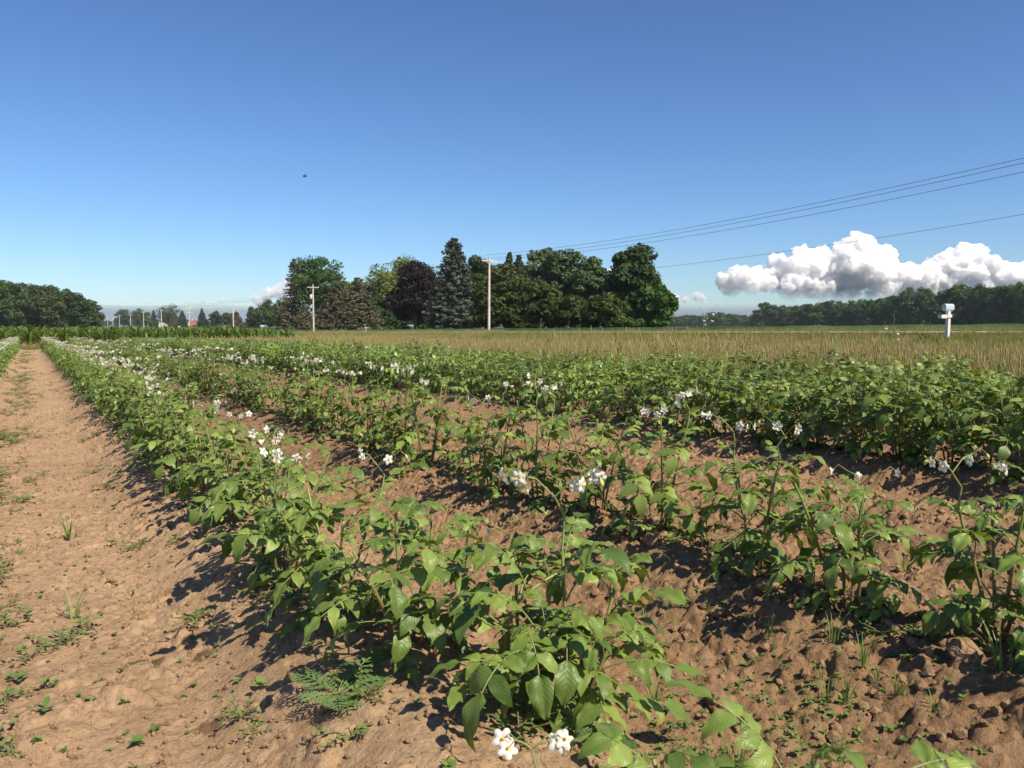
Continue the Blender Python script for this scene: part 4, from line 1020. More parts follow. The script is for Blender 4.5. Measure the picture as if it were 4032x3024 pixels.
TREES = [
 ('spruce_tree', 1165, D_of(1165, 57), 1018, 150, S(1, 'dark_needles', base=.03), 'tall brownish spruce at the left end of the farmyard trees'),
 ('maple_tree', 1252, D_of(1252, 62), 986, 200, B(2, 'mid_green', base=.22, ncl=76), 'bright green maple leaning over the brownish spruce at left'),
 ('spruce_tree', 1197, D_of(1197, 53), 1200, 88, S(3, 'dark_needles', base=.02), 'small spruce just left of the pole with the transformer'),
 ('spruce_tree', 1333, D_of(1333, 56), 1103, 190, S(4, 'dark_needles', base=.02, power=.7), 'broad spruce just right of the pole with the transformer'),
 ('spruce_tree', 1412, D_of(1412, 55), 1090, 190, S(5, 'dark_needles', base=.03, power=.7), 'broad spruce with a pointed tip, right of its twin'),
 ('lime_tree', 1352, D_of(1352, 70), 1106, 130, B(6, 'yellow_green', base=.2), 'yellowish tree showing behind the twin broad spruces'),
 ('walnut_tree', 1575, D_of(1575, 78), 1003, 250, B(7, 'light_green', base=.12, ncl=90, per=130), 'wide light green tree behind the purple maple'),
 ('weeping_tree', 1550, D_of(1550, 66), 1042, 105, B(8, 'yellow_green', base=.10, droop=.8), 'yellow-green drooping tree between the light green tree and the purple maple'),
 ('dark_shrub_tree', 1490, D_of(1490, 62), 1150, 130, B(28, 'deep_green', base=.03), 'dark green tree right of the twin spruces in the shade'),
 ('purple_maple', 1635, D_of(1635, 58), 1022, 190, B(9, 'purple_leaf', base=.06, ncl=90, per=140), 'dark purple-leaved maple left of the blue spruce'),
 ('blue_spruce', 1790, D_of(1790, 56), 933, 225, S(10, 'blue_needles', base=.07, n_per=40, power=.72), 'tall blue-grey spruce, the highest tree of the farmyard'),
 ('ash_tree', 1890, D_of(1890, 72), 1006, 130, B(11, 'deep_green', base=.15), 'dark tree showing between the blue spruce and the near pole'),
 ('yew_tree', 1990, D_of(1990, 57), 1040, 235, B(12, 'olive_green', base=.03, ncl=110, per=130, shape='dome'), 'massive olive green tree behind the near utility pole'),
 ('pine_tree', 2006, D_of(2006, 68), 990, 110, S(13, 'pine_needles', base=.15, gaps=.5), 'pointed pine top showing above the olive green tree'),
 ('pine_tree', 2042, D_of(2042, 69), 1000, 110, S(14, 'pine_needles', base=.15), 'second pine top, just right of the pointed one'),
 ('silver_maple', 2128, D_of(2128, 66), 966, 150, B(15, 'grey_green', base=.12, shape='top'), 'left crown of the grey-green silver maples in the middle'),
 ('silver_maple', 2218, D_of(2218, 65), 966, 165, B(16, 'grey_green', base=.12, shape='top'), 'middle crown of the grey-green silver maples'),
 ('silver_maple', 2318, D_of(2318, 66), 1010, 150, B(17, 'grey_green', base=.12), 'right crown of the grey-green silver maples'),
 ('crabapple_tree', 2120, D_of(2120, 56), 1095, 165, B(18, 'olive_green', base=.05), 'rounded olive tree right of the massive olive tree'),
 ('crabapple_tree', 2245, D_of(2245, 55), 1162, 160, B(19, 'olive_green', base=.10), 'low olive fruit tree with a forked bare trunk'),
 ('crabapple_tree', 2385, D_of(2385, 55), 1160, 170, B(20, 'olive_green', base=.04), 'low olive fruit tree below the tall dark tree'),
 ('linden_tree', 2490, D_of(2490, 64), 960, 180, B(21, 'deep_green', base=.10, ncl=84), 'tall dark tree standing apart at the right of the farmyard'),
 ('maple_tree', 2588, D_of(2588, 58), 1120, 155, B(22, 'mid_green', base=.06, shape='cone'), 'bright green tree at the right end of the farmyard trees'),
 ('shrub', 2485, D_of(2485, 52), 1235, 110, B(23, 'mid_green', base=.02, ncl=20, per=90, leaf=.2), 'green shrub at the foot of the tall dark tree', 'shrub'),
 ('shrub', 1530, D_of(1530, 51), 1278, 50, B(24, 'light_green', base=.02, ncl=14, per=70, leaf=.16), 'small pale bush at the road edge under the purple maple', 'shrub'),
 ('background_tree', 1300, D_of(1300, 84), 1120, 130, B(60, 'deep_green', base=.02), 'dark tree mass behind the pole with the transformer'),
 ('background_tree', 1450, D_of(1450, 86), 1105, 130, B(61, 'deep_green', base=.02), 'dark tree mass behind the pointed broad spruce'),
 ('background_tree', 1715, D_of(1715, 84), 1035, 130, B(62, 'wood_green', base=.02), 'green tree mass between the purple maple and the blue spruce'),
 ('background_tree', 1940, D_of(1940, 84), 1045, 130, B(63, 'deep_green', base=.02), 'dark tree mass right behind the near utility pole'),
 ('background_tree', 2075, D_of(2075, 84), 1030, 120, B(64, 'deep_green', base=.02), 'dark tree mass below the pine tops'),
 ('background_tree', 2270, D_of(2270, 84), 1015, 150, B(65, 'grey_green', base=.02), 'grey-green tree mass behind the silver maples'),
 ('background_tree', 2415, D_of(2415, 84), 1130, 120, B(66, 'deep_green', base=.02), 'dark low tree mass in the gap left of the tall dark tree'),
 # beyond the corn
 ('round_tree', 668, 640, 1190, 80, B(31, 'deep_green', base=.08), 'large round tree above the cream building far off'),
 ('pine_tree', 690, 600, 1226, 34, S(32, 'dark_needles', leaf=.5), 'dark pine in front of the large round far tree'),
 ('pine_tree', 722, 600, 1222, 42, S(33, 'pine_needles', leaf=.5), 'pointed dark conifer left of the red brick house'),
 ('pine_tree', 610, 600, 1221, 30, S(34, 'pine_needles', leaf=.5), 'pointed dark conifer left of the large round far tree'),
 ('broad_tree', 490, 620, 1214, 54, B(35, 'wood_green', base=.05), 'leftmost of the dark trees above the corn, near the far poles'),
 ('broad_tree', 560, 620, 1212, 80, B(36, 'wood_green', base=.05), 'wide dark tree above the corn among the far poles'),
 ('pale_bush', 582, 500, 1252, 44, B(37, 'light_green', base=.03, ncl=20), 'pale green bush above the corn at the foot of a far pole', 'shrub'),
 ('pine_tree', 800, 520, 1213, 46, S(38, 'pine_needles', gaps=.5, leaf=.4), 'ragged pine right of the red brick house'),
 ('broad_tree', 853, 520, 1221, 48, B(39, 'deep_green', base=.05), 'round dark tree right of the ragged pine'),
 ('spruce_tree', 935, 430, 1226, 70, S(40, 'dark_needles', leaf=.4), 'broad spruce behind the third pole from the left farmyard end'),
 ('broad_tree', 905, 520, 1228, 50, B(41, 'wood_green', base=.04), 'dark tree left of the broad spruce behind a pole'),
 ('pine_tree', 993, 470, 1206, 46, S(42, 'pine_needles', power=.5, gaps=.4, leaf=.4), 'rounded pine standing alone left of the farmyard'),
 ('broad_tree', 1062, 330, 1182, 110, B(43, 'wood_green', base=.03), 'dark green tree group edge left of the brownish spruce'),
 ('broad_tree', 1122, 300, 1172, 80, B(44, 'light_green', base=.06), 'paler tree tucked left of the brownish spruce'),
 ('broad_tree', 1015, 330, 1235, 60, B(45, 'wood_green', base=.03, ncl=26), 'low dark bush left of the tree group', 'shrub'),
]
for a in TREES: place_tree(*a[:7], *(a[7:] or ('tree',)))
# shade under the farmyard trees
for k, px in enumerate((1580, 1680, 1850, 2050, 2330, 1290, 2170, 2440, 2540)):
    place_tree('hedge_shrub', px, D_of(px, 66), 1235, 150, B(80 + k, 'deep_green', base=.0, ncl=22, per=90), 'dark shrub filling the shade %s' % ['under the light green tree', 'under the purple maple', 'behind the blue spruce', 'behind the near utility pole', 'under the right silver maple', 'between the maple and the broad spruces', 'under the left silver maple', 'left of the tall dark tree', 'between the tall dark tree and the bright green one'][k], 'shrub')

# woods: copies of a few tree shapes
WOOD = []
for k in range(7):
    cr, tr = broad_tree(300 + k, 16, 10.5, ('wood_green', 'olive_green', 'wood_green', 'grey_green', 'deep_green', 'wood_green', 'mid_green')[k], base=.04, ncl=50, per=75, leaf=.55, shape=('round', 'top', 'dome')[k % 3]); WOOD.append((cr, tr))
WCOUNT = {}
def wood_tree(px, D, top, wpx, label, group, front=None):
    p, y = pY(px, D); zb = float(base_z(p, y)); H = (YH - top) / FPX * D + CAMZ - zb; W = wpx / FPX * D
    if front: WCOUNT[group] = WCOUNT.get(group, 0) + 1; label = 'front-rank tree %s, %s from its left end' % (front, ordinal(WCOUNT[group]))
    k = rw.randrange(7); t = empty('woodland_tree', (p, y, zb), rw.uniform(0, 6.28), 1, label, 'tree', group); t.scale = (W / 10.5, W / 10.5, H / 16)
    obj('crown', WOOD[k][0], t); obj('trunk', WOOD[k][1], t)
    return t
def prof(pts, x): return float(np.interp(x, [a for a, b in pts], [b for a, b in pts]))
LEFTP = [(-200, 1088), (0, 1095), (60, 1104), (150, 1114), (255, 1120), (300, 1142), (330, 1160), (370, 1166), (402, 1215)]
x = -150
while x < 385:
    wood_tree(x, 300 + rw.uniform(-8, 12), prof(LEFTP, x) + rw.uniform(-2, 8), rw.uniform(85, 120) if x < 330 else 70, '', 'trees of the left wood', 'of the left wood'); x += rw.uniform(26, 44)
x = -170
while x < 350:
    wood_tree(x, 325 + rw.uniform(0, 25), prof(LEFTP, x + 20) + rw.uniform(-4, 4), rw.uniform(90, 120), 'dark tree top showing behind the front trees of the left wood', 'trees of the left wood'); x += rw.uniform(45, 65)
RIGHTP = [(2985, 1225), (3000, 1204), (3050, 1198), (3085, 1206), (3110, 1222), (3150, 1204), (3260, 1196), (3330, 1190), (3400, 1184), (3480, 1168), (3550, 1138), (3610, 1134), (3650, 1150), (3700, 1148), (3760, 1130), (3840, 1127), (3960, 1132), (4000, 1112), (4120, 1100), (4300, 1095)]
def rdepth(x): return float(np.interp(x, [2985, 3400, 4032, 4300], [620, 440, 330, 310]))
x = 2992
while x < 4200:
    D = rdepth(x); wood_tree(x, D + rw.uniform(-5, 8), prof(RIGHTP, x) + rw.uniform(-16, 0), rw.uniform(70, 105) * (330 / D) ** .35, '', 'trees of the right wood', 'of the right wood'); x += rw.uniform(24, 44)
x = 3010
while x < 4250:
    D = rdepth(x) + 30; wood_tree(x, D + rw.uniform(0, 25), prof(RIGHTP, x) + rw.uniform(-14, -4), rw.uniform(85, 110), 'dark tree top showing behind the front trees of the right wood', 'trees of the right wood'); x += rw.uniform(45, 70)
for x0, x1, dd, wn in ((-160, 380, lambda x: 318., 'left wood'), (3000, 4230, lambda x: rdepth(x) + 14, 'right wood'), (2600, 3010, lambda x: 930., 'far treeline')):
    x = x0
    while x < x1:
        D = dd(x); o = wood_tree(x, D, YH - 5.0 / D * FPX, 26000 / D, 'low undergrowth filling the foot of the %s' % wn, 'undergrowth of the %s' % wn); o.name = 'woodland_shrub'; o['category'] = 'shrub'; x += 10500 / D
FARP = [(2600, 1240), (2760, 1238), (2790, 1228), (2860, 1230), (2930, 1233), (2985, 1250), (3020, 1262)]
x = 2610
while x < 3010:
    wood_tree(x, 900 + rw.uniform(-20, 30), prof(FARP, x) + rw.uniform(-1, 5), rw.uniform(50, 75), '', 'trees of the far treeline', 'of the far low treeline right of the farmyard'); x += rw.uniform(16, 28)
x = 300
while x < 1150:
    wood_tree(x, 1300 + rw.uniform(-30, 30), 1262 + rw.uniform(-8, 6), rw.uniform(40, 60), 'tiny far tree on the horizon above the corn', 'trees on the left horizon'); x += rw.uniform(24, 40)

# ------------------------------------------------------------------ utility poles and wires
P_LINE = 48.0
POLES = [(1925, 1016), (1237, 1124), (922, 1186), (750, 1191), (640, 1218), (570, 1226), (519, 1237), (475, 1240), (449, 1246), (428, 1249)]
PLAB = ['nearest utility pole, tall and pale, standing before the massive olive tree', 'utility pole with a white transformer can, before the dark spruces', 'utility pole rising from the corn left of the farmyard',
        'utility pole with three crossarms beside the red brick house', 'far pole beside the large round tree', 'far pole before the wide dark tree', 'far pole left of the wide dark tree', 'small far pole at the left of the dark trees',
        'tiny far pole, second from the left wood', 'tiny far pole, nearest the left wood']
attach = []
def pole(p, y, top, lab, arms=(0,), can=False, lean=0.0, real=True):
    zb = float(base_z(p, y)); H = top - zb
    t = empty('utility_pole', (p, y, zb), 0, 1, lab, 'utility pole', None)
    g = G(); tube(g, [(0, 0, -.5), (lean * .5, 0, H * .5), (lean, 0, H)], [.17, .145, .115], 10); obj('post', g.mesh('post', ['pole']), t)
    at_ = []
    for k, dz in enumerate(arms):
        g = G(); z = H - .45 - dz; g.box((lean - 1.15, -.19, z - .06), (lean + 1.15, -.118, z + .06)); a = obj('crossarm', g.mesh('crossarm', ['pole'], False), t)
        if k == 0:
            for s in (-1, 1):
                g = G(); tube(g, [(lean + s * .55, -.21, z - .05), (lean + s * .06, -.16, z - .55)], .022, 5); obj('brace', g.mesh('brace', ['grey_metal']), t)
        for s in (-1.05, 1.05) + ((-.45,) if k == 2 else ()):
            g = G(); tube(g, [(0, 0, 0), (0, 0, .06), (0, 0, .10), (0, 0, .17)], [.03, .06, .045, .02], 7); obj('insulator', g.mesh('insulator', ['insulator']), a, Matrix.Translation((lean + s, -.155, z + .058)))
            if k == 0: at_.append(Vector((p + lean + s, y - .155, zb + z + .22)))
    g = G(); tube(g, [(0, 0, 0), (0, 0, .12), (0, 0, .2), (0, 0, .3)], [.02, .05, .045, .02], 7); obj('insulator', g.mesh('insulator', ['insulator']), t, Matrix.Translation((lean, 0, H)))
    at_.insert(0, Vector((p + lean, y, zb + H + .3))); at_.append(Vector((p + lean * .7 - .15, y, zb + H - 2.7)))
    if can:
        g = G(); tube(g, [(0, 0, -.02), (0, 0, 0), (0, 0, .75), (0, 0, .85)], [.2, .24, .24, .14], 14); c = obj('transformer', g.mesh('transformer', ['can']), t, Matrix.Translation((-.42, -.02, H - 2.7)))
        g = G(); tube(g, [(0, 0, .84), (0, 0, 1.0)], .04, 6); obj('bushing', g.mesh('bushing', ['insulator']), c)
        g = G(); tube(g, [(-.05, -.1, H - 2.2), (-3.2, -1.2, 0)], .012, 4); obj('guy_wire', g.mesh('guy_wire', ['wire']), t)
    return at_
att = []
for k, (px, tp) in enumerate(POLES):
    D = D_of(px, P_LINE); p, y = pY(px, D); top = CAMZ + (YH - tp) / FPX * D
    att.append(pole(p, y, top, PLAB[k], (0, 1.5, 3.1) if k == 3 else (0,), k == 1, .10 if k == 0 else 0))
att.insert(0, [Vector((P_LINE, 15, 10.75)), Vector((P_LINE - 1.05, 15, 10.25)), Vector((P_LINE + 1.05, 15, 10.2)), Vector((P_LINE, 15, 7.6))])
WN = ['top', 'near upper', 'far upper', 'lower']
for w in range(4):
    g = G(); pts = []
    for k in range(len(att) - 1):
        a, b = att[k][w], att[k + 1][w]; sag = 1.0 if k == 0 else .9
        for j in range(13 if k < 4 else 7):
            s = j / (12 if k < 4 else 6); pts.append(a.lerp(b, s) - Vector((0, 0, 4 * sag * s * (1 - s))))
    P = [pts[0]] + [b for a, b in zip(pts, pts[1:]) if (a - b).length > .5]
    tube(g, P, .016 if w < 3 else .013, 4); tag(obj('power_line', g.mesh('power_line', ['wire'])), '%s wire of the power line crossing the sky to the right' % WN[w], 'power line')

# ------------------------------------------------------------------ mailbox and small roadside things
D = 34.0; p, y = pY(3727, D); zb = float(base_z(p, y)); zt = CAMZ + (YH - 1195) / FPX * D
yaw = -TH + math.radians(24)
t = empty('mailbox', (p, y, zb), yaw, 1, 'pale blue mailbox on a white wooden post at the roadside', 'mailbox')
bz = zt - .27 - zb
g = G(); g.box((-.07, -.07, -.3), (.07, .07, bz - .055)); obj('post', g.mesh('post', ['white'], False), t)
g = G(); g.box((-.26, -.07, bz - .05), (.20, .07, bz - .003)); g.box((-.16, -.105, bz - .33), (.115, .105, bz - .20)); obj('arm', g.mesh('arm', ['white'], False), t)
def arch(g, L0, L1, w, h, mat=0):
    prof_ = [(-w, 0), (-w, h * .5)] + [(-w * math.cos(a), h * .5 + h * .5 * math.sin(a)) for a in np.linspace(0, math.pi, 13)[1:-1]] + [(w, h * .5), (w, 0)]
    n = len(prof_); V = [(L0, a, b) for a, b in prof_] + [(L1, a, b) for a, b in prof_]
    g.add(V, [(i, (i + 1) % n, n + (i + 1) % n, n + i) for i in range(n)], mat); g.add(V[:n], [tuple(range(n))], mat); g.add(V[n:], [tuple(range(n))[::-1]], mat)
g = G(); arch(g, -.26, .24, .10, .25); bx = obj('box', g.mesh('box', ['mailbox'], False), t, Matrix.Translation((0, 0, bz)))
g = G(); arch(g, -.275, -.262, .107, .26); d = obj('door', g.mesh('door', ['mailbox'], False), bx); g = G(); g.box((-.31, -.02, .19), (-.287, .02, .215)); obj('handle', g.mesh('handle', ['grey_metal'], False), bx)
g = G(); g.box((-.05, .118, .10), (-.02, .128, .26)); obj('flag', g.mesh('flag', ['awning'], False), bx)
g = G(); g.box((-.50, -.09, bz - .36), (-.163, .09, bz - .21)); obj('newspaper_box', g.mesh('newspaper_box', ['white'], False), t)
def small_box(px, D, top, wpx, hpx, mat, lab, name='roadside_box', cat='box'):
    p, y = pY(px, D); zb = float(base_z(p, y)); zt = CAMZ + (YH - top) / FPX * D; w = wpx / FPX * D / 2; h = hpx / FPX * D
    t = empty(name, (p, y, zb), -TH, 1, lab, cat)
    g = G(); g.box((-.05, -.05, -.2), (.05, .05, zt - zb - h)); obj('post', g.mesh('post', ['pole'], False), t)
    g = G(); g.box((-w, -.12, zt - zb - h + .002), (w, .12, zt - zb)); obj('panel', g.mesh('panel', [mat], False), t)
small_box(1035, D_of(1035, 45), 1280, 14, 6, 'white', 'small white box above the corn left of the farmyard')
small_box(1443, D_of(1443, 46), 1288, 11, 5, 'mailbox', 'small pale blue sign at the road edge below the twin spruces', 'road_sign', 'sign')
small_box(709, 420, 1284, 10, 4, 'white', 'tiny white box above the corn left of the red brick house')
for k, px in enumerate((1157, 1247)):
    D = D_of(px, 45.5); p, y = pY(px, D); zb = float(base_z(p, y)); g = G(); tube(g, [(0, 0, -.2), (.02, 0, .6), (0, 0, 1.15 - .2 * k)], [.11, .10, .09], 8)
    o = obj('fence_post', g.mesh('fence_post', ['bark'])); o.location = (p, y, zb); tag(o, ['weathered wooden post at the foot of the brownish spruce', 'short wooden post beside the pole with the transformer'][k], 'post')

# ------------------------------------------------------------------ buildings
def house(px, D, wpx, eave, apex, mat, lab, depth_m=9, win=(), name='house', awn=False, roofmat='roof', rz=0.0, chimney=None):
    p, y = pY(px, D); zb = float(base_z(p, y)); k = D / FPX; w = wpx * k / 2; he = CAMZ + (YH - eave) * k - zb; ha = CAMZ + (YH - apex) * k - zb
    t = empty(name, (p, y, zb), -math.atan2(p, y) + rz, 1, lab, 'house')
    g = G(); V = [(-w, 0, -.5), (w, 0, -.5), (w, 0, he), (0, 0, ha), (-w, 0, he)]; n = 5; V2 = [(a, depth_m, c) for a, b, c in V]
    g.add(V + V2, [(0, 1, 2, 3, 4), (9, 8, 7, 6, 5)], 0); g.add(V + V2, [(1, 6, 7, 2), (5, 0, 4, 9)], 0); obj('wall', g.mesh('wall', [mat], False), t)
    g = G(); o_ = .35; sl_ = (ha - he) / w
    for s in (-1, 1):
        a = (s * (w + o_), he - sl_ * o_); b = (0, ha); V = [(a[0], -o_, a[1] + .02), (b[0], -o_, b[1] + .02), (b[0], depth_m + o_, b[1] + .02), (a[0], depth_m + o_, a[1] + .02)]
        V += [(x_, y_, z_ + .18) for x_, y_, z_ in V]; g.add(V, [(0, 1, 2, 3)[::-1], (4, 5, 6, 7), (0, 1, 5, 4), (1, 2, 6, 5), (2, 3, 7, 6), (3, 0, 4, 7)])
    rf = obj('roof', g.mesh('roof', [roofmat], False), t)
    for s in (-1, 1):
        g = G(); V = [(s * (w + o_), -o_ - .04, he - sl_ * o_ - .15), (0, -o_ - .04, ha - .15), (0, -o_ - .04, ha + .22), (s * (w + o_), -o_ - .04, he - sl_ * o_ + .22)]; V += [(x_, y_ + .03, z_) for x_, y_, z_ in V]
        g.add(V, [(0, 1, 2, 3), (7, 6, 5, 4), (0, 4, 5, 1), (1, 5, 6, 2), (2, 6, 7, 3), (3, 7, 4, 0)]); obj('trim', g.mesh('trim', ['white'], False), t)
    if chimney:
        g = G(); x_, zt_ = chimney; g.box((x_ - .5, 2, he), (x_ + .5, 3, zt_)); obj('chimney', g.mesh('chimney', ['tan'], False), rf)
    for x0, x1, z0, z1 in win:
        g = G(); g.box((x0 - .18, -.06, z0 - .18), (x1 + .18, -.003, z1 + .18)); f = obj('window', g.mesh('window', ['white'], False), t)
        g = G(); xm = (x0 + x1) / 2
        g.box((x0, -.09, z0), (xm - .05, -.062, z1)); g.box((xm + .05, -.09, z0), (x1, -.062, z1)); obj('pane', g.mesh('pane', ['glass'], False), f)
    if awn:
        g = G(); V = [(-1.6, -.1, 3.0), (1.6, -.1, 3.0), (1.6, -1.0, 2.2), (-1.6, -1.0, 2.2)]; V += [(x_, y_, z_ - .06) for x_, y_, z_ in V]; g.add(V, [(0, 1, 2, 3)[::-1], (4, 5, 6, 7), (0, 1, 5, 4), (1, 2, 6, 5), (2, 3, 7, 6), (3, 0, 4, 7)]); obj('awning', g.mesh('awning', ['awning'], False), t)
    return t
house(769, 700, 28, 1266, 1255.5, 'brick', 'small red brick house with white trim far beyond the corn', 10, win=((-.9, .9, 3.8, 5.6), (-1.4, 1.4, .6, 2.2)), awn=True)
house(745, 703, 14, 1274, 1268, 'cream', 'low cream building adjoining the red brick house at its left', 8, win=((-.8, .8, .6, 1.6),))
house(645, 600, 30, 1278, 1271, 'cream', 'low cream building far off below the large round tree', 7, win=((-1.6, -.4, .8, 1.7), (.5, 1.6, .8, 1.7)), chimney=(-2.2, 4.6))
house(1850, D_of(1850, 74), 120, 1250, 1225, 'tan', 'tan farmhouse mostly hidden behind the blue spruce', 10, win=((-1.5, -.5, 1.0, 2.2), (.6, 1.6, 1.0, 2.2)))
house(2104, D_of(2104, 62), 46, 1268, 1258, 'tan', 'small tan shed glimpsed under the olive tree', 5, win=((-.5, .5, 1.1, 1.9),), name='shed')

# ------------------------------------------------------------------ insect and ladybird
b = at(1201, 693, 2.0); t = empty('flying_insect', b, -TH + .4, 1, 'small dark insect flying alone against the blue sky', 'insect')
g = G(); tube(g, [(-.0052, 0, -.0012), (-.004, 0, -.0006), (-.0018, 0, 0), (0, 0, .0003), (.0018, 0, .0002), (.0036, 0, 0), (.0048, 0, -.0003)], [.0003, .0016, .0022, .0015, .0021, .0014, .0004], 9); obj('body', g.mesh('body', ['insect']), t)
for s in (-1, 1):
    g = G(); oval(g, .0075, .0030, Mt((.001, s * .001, .0015), s * 1.9, -.7), .5, .1); obj('wing', g.mesh('wing', ['wing']), t)
for k in range(3):
    for s in (-1, 1):
        g = G(); tube(g, [(.0015 - .0015 * k, s * .001, -.001), (.001 - .002 * k, s * .0028, -.0022), (.0005 - .0025 * k, s * .003, -.0042)], .00022, 4); obj('leg', g.mesh('leg', ['insect']), t)
b = at(1658, 1932, DB + .03); t = empty('ladybird', b, 1.0, 1, 'red ladybird on a leaf of the foreground plant', 'beetle')
g = clod_geo(2, 1); V = g.v[0] / np.linalg.norm(g.v[0], axis=1)[:, None] * np.array([.0042, .0034, .0030]); V[:, 2] = np.maximum(V[:, 2], 0); g.v[0] = V; obj('shell', g.mesh('shell', ['lady']), t)
g = clod_geo(3, 1); V = g.v[0] / np.linalg.norm(g.v[0], axis=1)[:, None] * np.array([.0014, .0018, .0014]) + np.array([.0043, 0, .0008]); g.v[0] = V; obj('head', g.mesh('head', ['insect']), t)

# ------------------------------------------------------------------ clouds
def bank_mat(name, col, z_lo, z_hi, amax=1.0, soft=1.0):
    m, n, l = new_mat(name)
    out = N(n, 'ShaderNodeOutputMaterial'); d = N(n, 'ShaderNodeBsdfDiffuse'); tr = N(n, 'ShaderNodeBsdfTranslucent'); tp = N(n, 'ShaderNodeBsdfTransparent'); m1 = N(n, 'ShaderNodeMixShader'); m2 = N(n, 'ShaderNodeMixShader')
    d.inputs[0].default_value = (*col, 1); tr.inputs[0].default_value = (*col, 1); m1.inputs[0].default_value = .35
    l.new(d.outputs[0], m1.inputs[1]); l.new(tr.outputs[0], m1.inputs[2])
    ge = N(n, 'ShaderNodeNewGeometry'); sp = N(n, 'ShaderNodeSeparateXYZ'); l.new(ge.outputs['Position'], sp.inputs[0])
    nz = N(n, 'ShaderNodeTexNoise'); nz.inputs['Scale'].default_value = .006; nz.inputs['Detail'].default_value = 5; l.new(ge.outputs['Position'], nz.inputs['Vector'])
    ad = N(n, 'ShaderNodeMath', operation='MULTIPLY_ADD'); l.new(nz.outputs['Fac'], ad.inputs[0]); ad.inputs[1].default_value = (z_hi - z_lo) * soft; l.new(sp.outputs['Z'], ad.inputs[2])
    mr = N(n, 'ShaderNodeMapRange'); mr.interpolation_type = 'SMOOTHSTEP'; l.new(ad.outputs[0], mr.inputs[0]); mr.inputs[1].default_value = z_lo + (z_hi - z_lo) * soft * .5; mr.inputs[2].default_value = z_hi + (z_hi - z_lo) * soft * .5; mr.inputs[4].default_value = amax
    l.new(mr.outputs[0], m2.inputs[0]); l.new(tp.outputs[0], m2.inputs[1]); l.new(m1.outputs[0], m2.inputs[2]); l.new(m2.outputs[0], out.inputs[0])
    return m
def zpx(py, D=9000): return CAMZ + (YH - py) / FPX * D
def cloud_mat(name, mfp):
    """water droplets: pale scattering volume, no surface"""
    m, n, l = new_mat(name)
    out = N(n, 'ShaderNodeOutputMaterial'); v = N(n, 'ShaderNodeVolumeScatter'); v.inputs['Color'].default_value = (1, 1, 1, 1); v.inputs['Density'].default_value = 1.0 / mfp; v.inputs['Anisotropy'].default_value = 0.0
    ge = N(n, 'ShaderNodeNewGeometry'); nz = N(n, 'ShaderNodeTexNoise'); nz.inputs['Scale'].default_value = .011; nz.inputs['Detail'].default_value = 5; nz.inputs['Roughness'].default_value = .62
    l.new(ge.outputs['Position'], nz.inputs['Vector'])
    mr = N(n, 'ShaderNodeMapRange'); mr.interpolation_type = 'SMOOTHSTEP'; l.new(nz.outputs['Fac'], mr.inputs[0]); mr.inputs[1].default_value = .40; mr.inputs[2].default_value = .58; mr.inputs[3].default_value = .03; mr.inputs[4].default_value = 1.6
    sp = N(n, 'ShaderNodeSeparateXYZ'); l.new(ge.outputs['Position'], sp.inputs[0])
    mz = N(n, 'ShaderNodeMapRange'); mz.interpolation_type = 'SMOOTHSTEP'; l.new(sp.outputs['Z'], mz.inputs[0]); mz.inputs[1].default_value = zpx(1185); mz.inputs[2].default_value = zpx(1050); mz.inputs[3].default_value = .02 if mfp < 60 else 1.0; mz.inputs[4].default_value = 1.0
    m1 = N(n, 'ShaderNodeMath', operation='MULTIPLY'); l.new(mr.outputs[0], m1.inputs[0]); l.new(mz.outputs[0], m1.inputs[1])
    m2 = N(n, 'ShaderNodeMath', operation='MULTIPLY'); l.new(m1.outputs[0], m2.inputs[0]); m2.inputs[1].default_value = 1.0 / mfp
    l.new(m2.outputs[0], v.inputs['Density']); m.cycles.volume_step_rate = .12
    l.new(v.outputs[0], out.inputs['Volume']); return m
import bmesh
def ico(sub):
    bm = bmesh.new(); bmesh.ops.create_icosphere(bm, subdivisions=sub, radius=1); V = np.array([v.co[:] for v in bm.verts]); f = np.array([[v.index for v in q.verts] for q in bm.faces]); bm.free(); return V, f
I2, I3, I4 = ico(2), ico(3), ico(4)
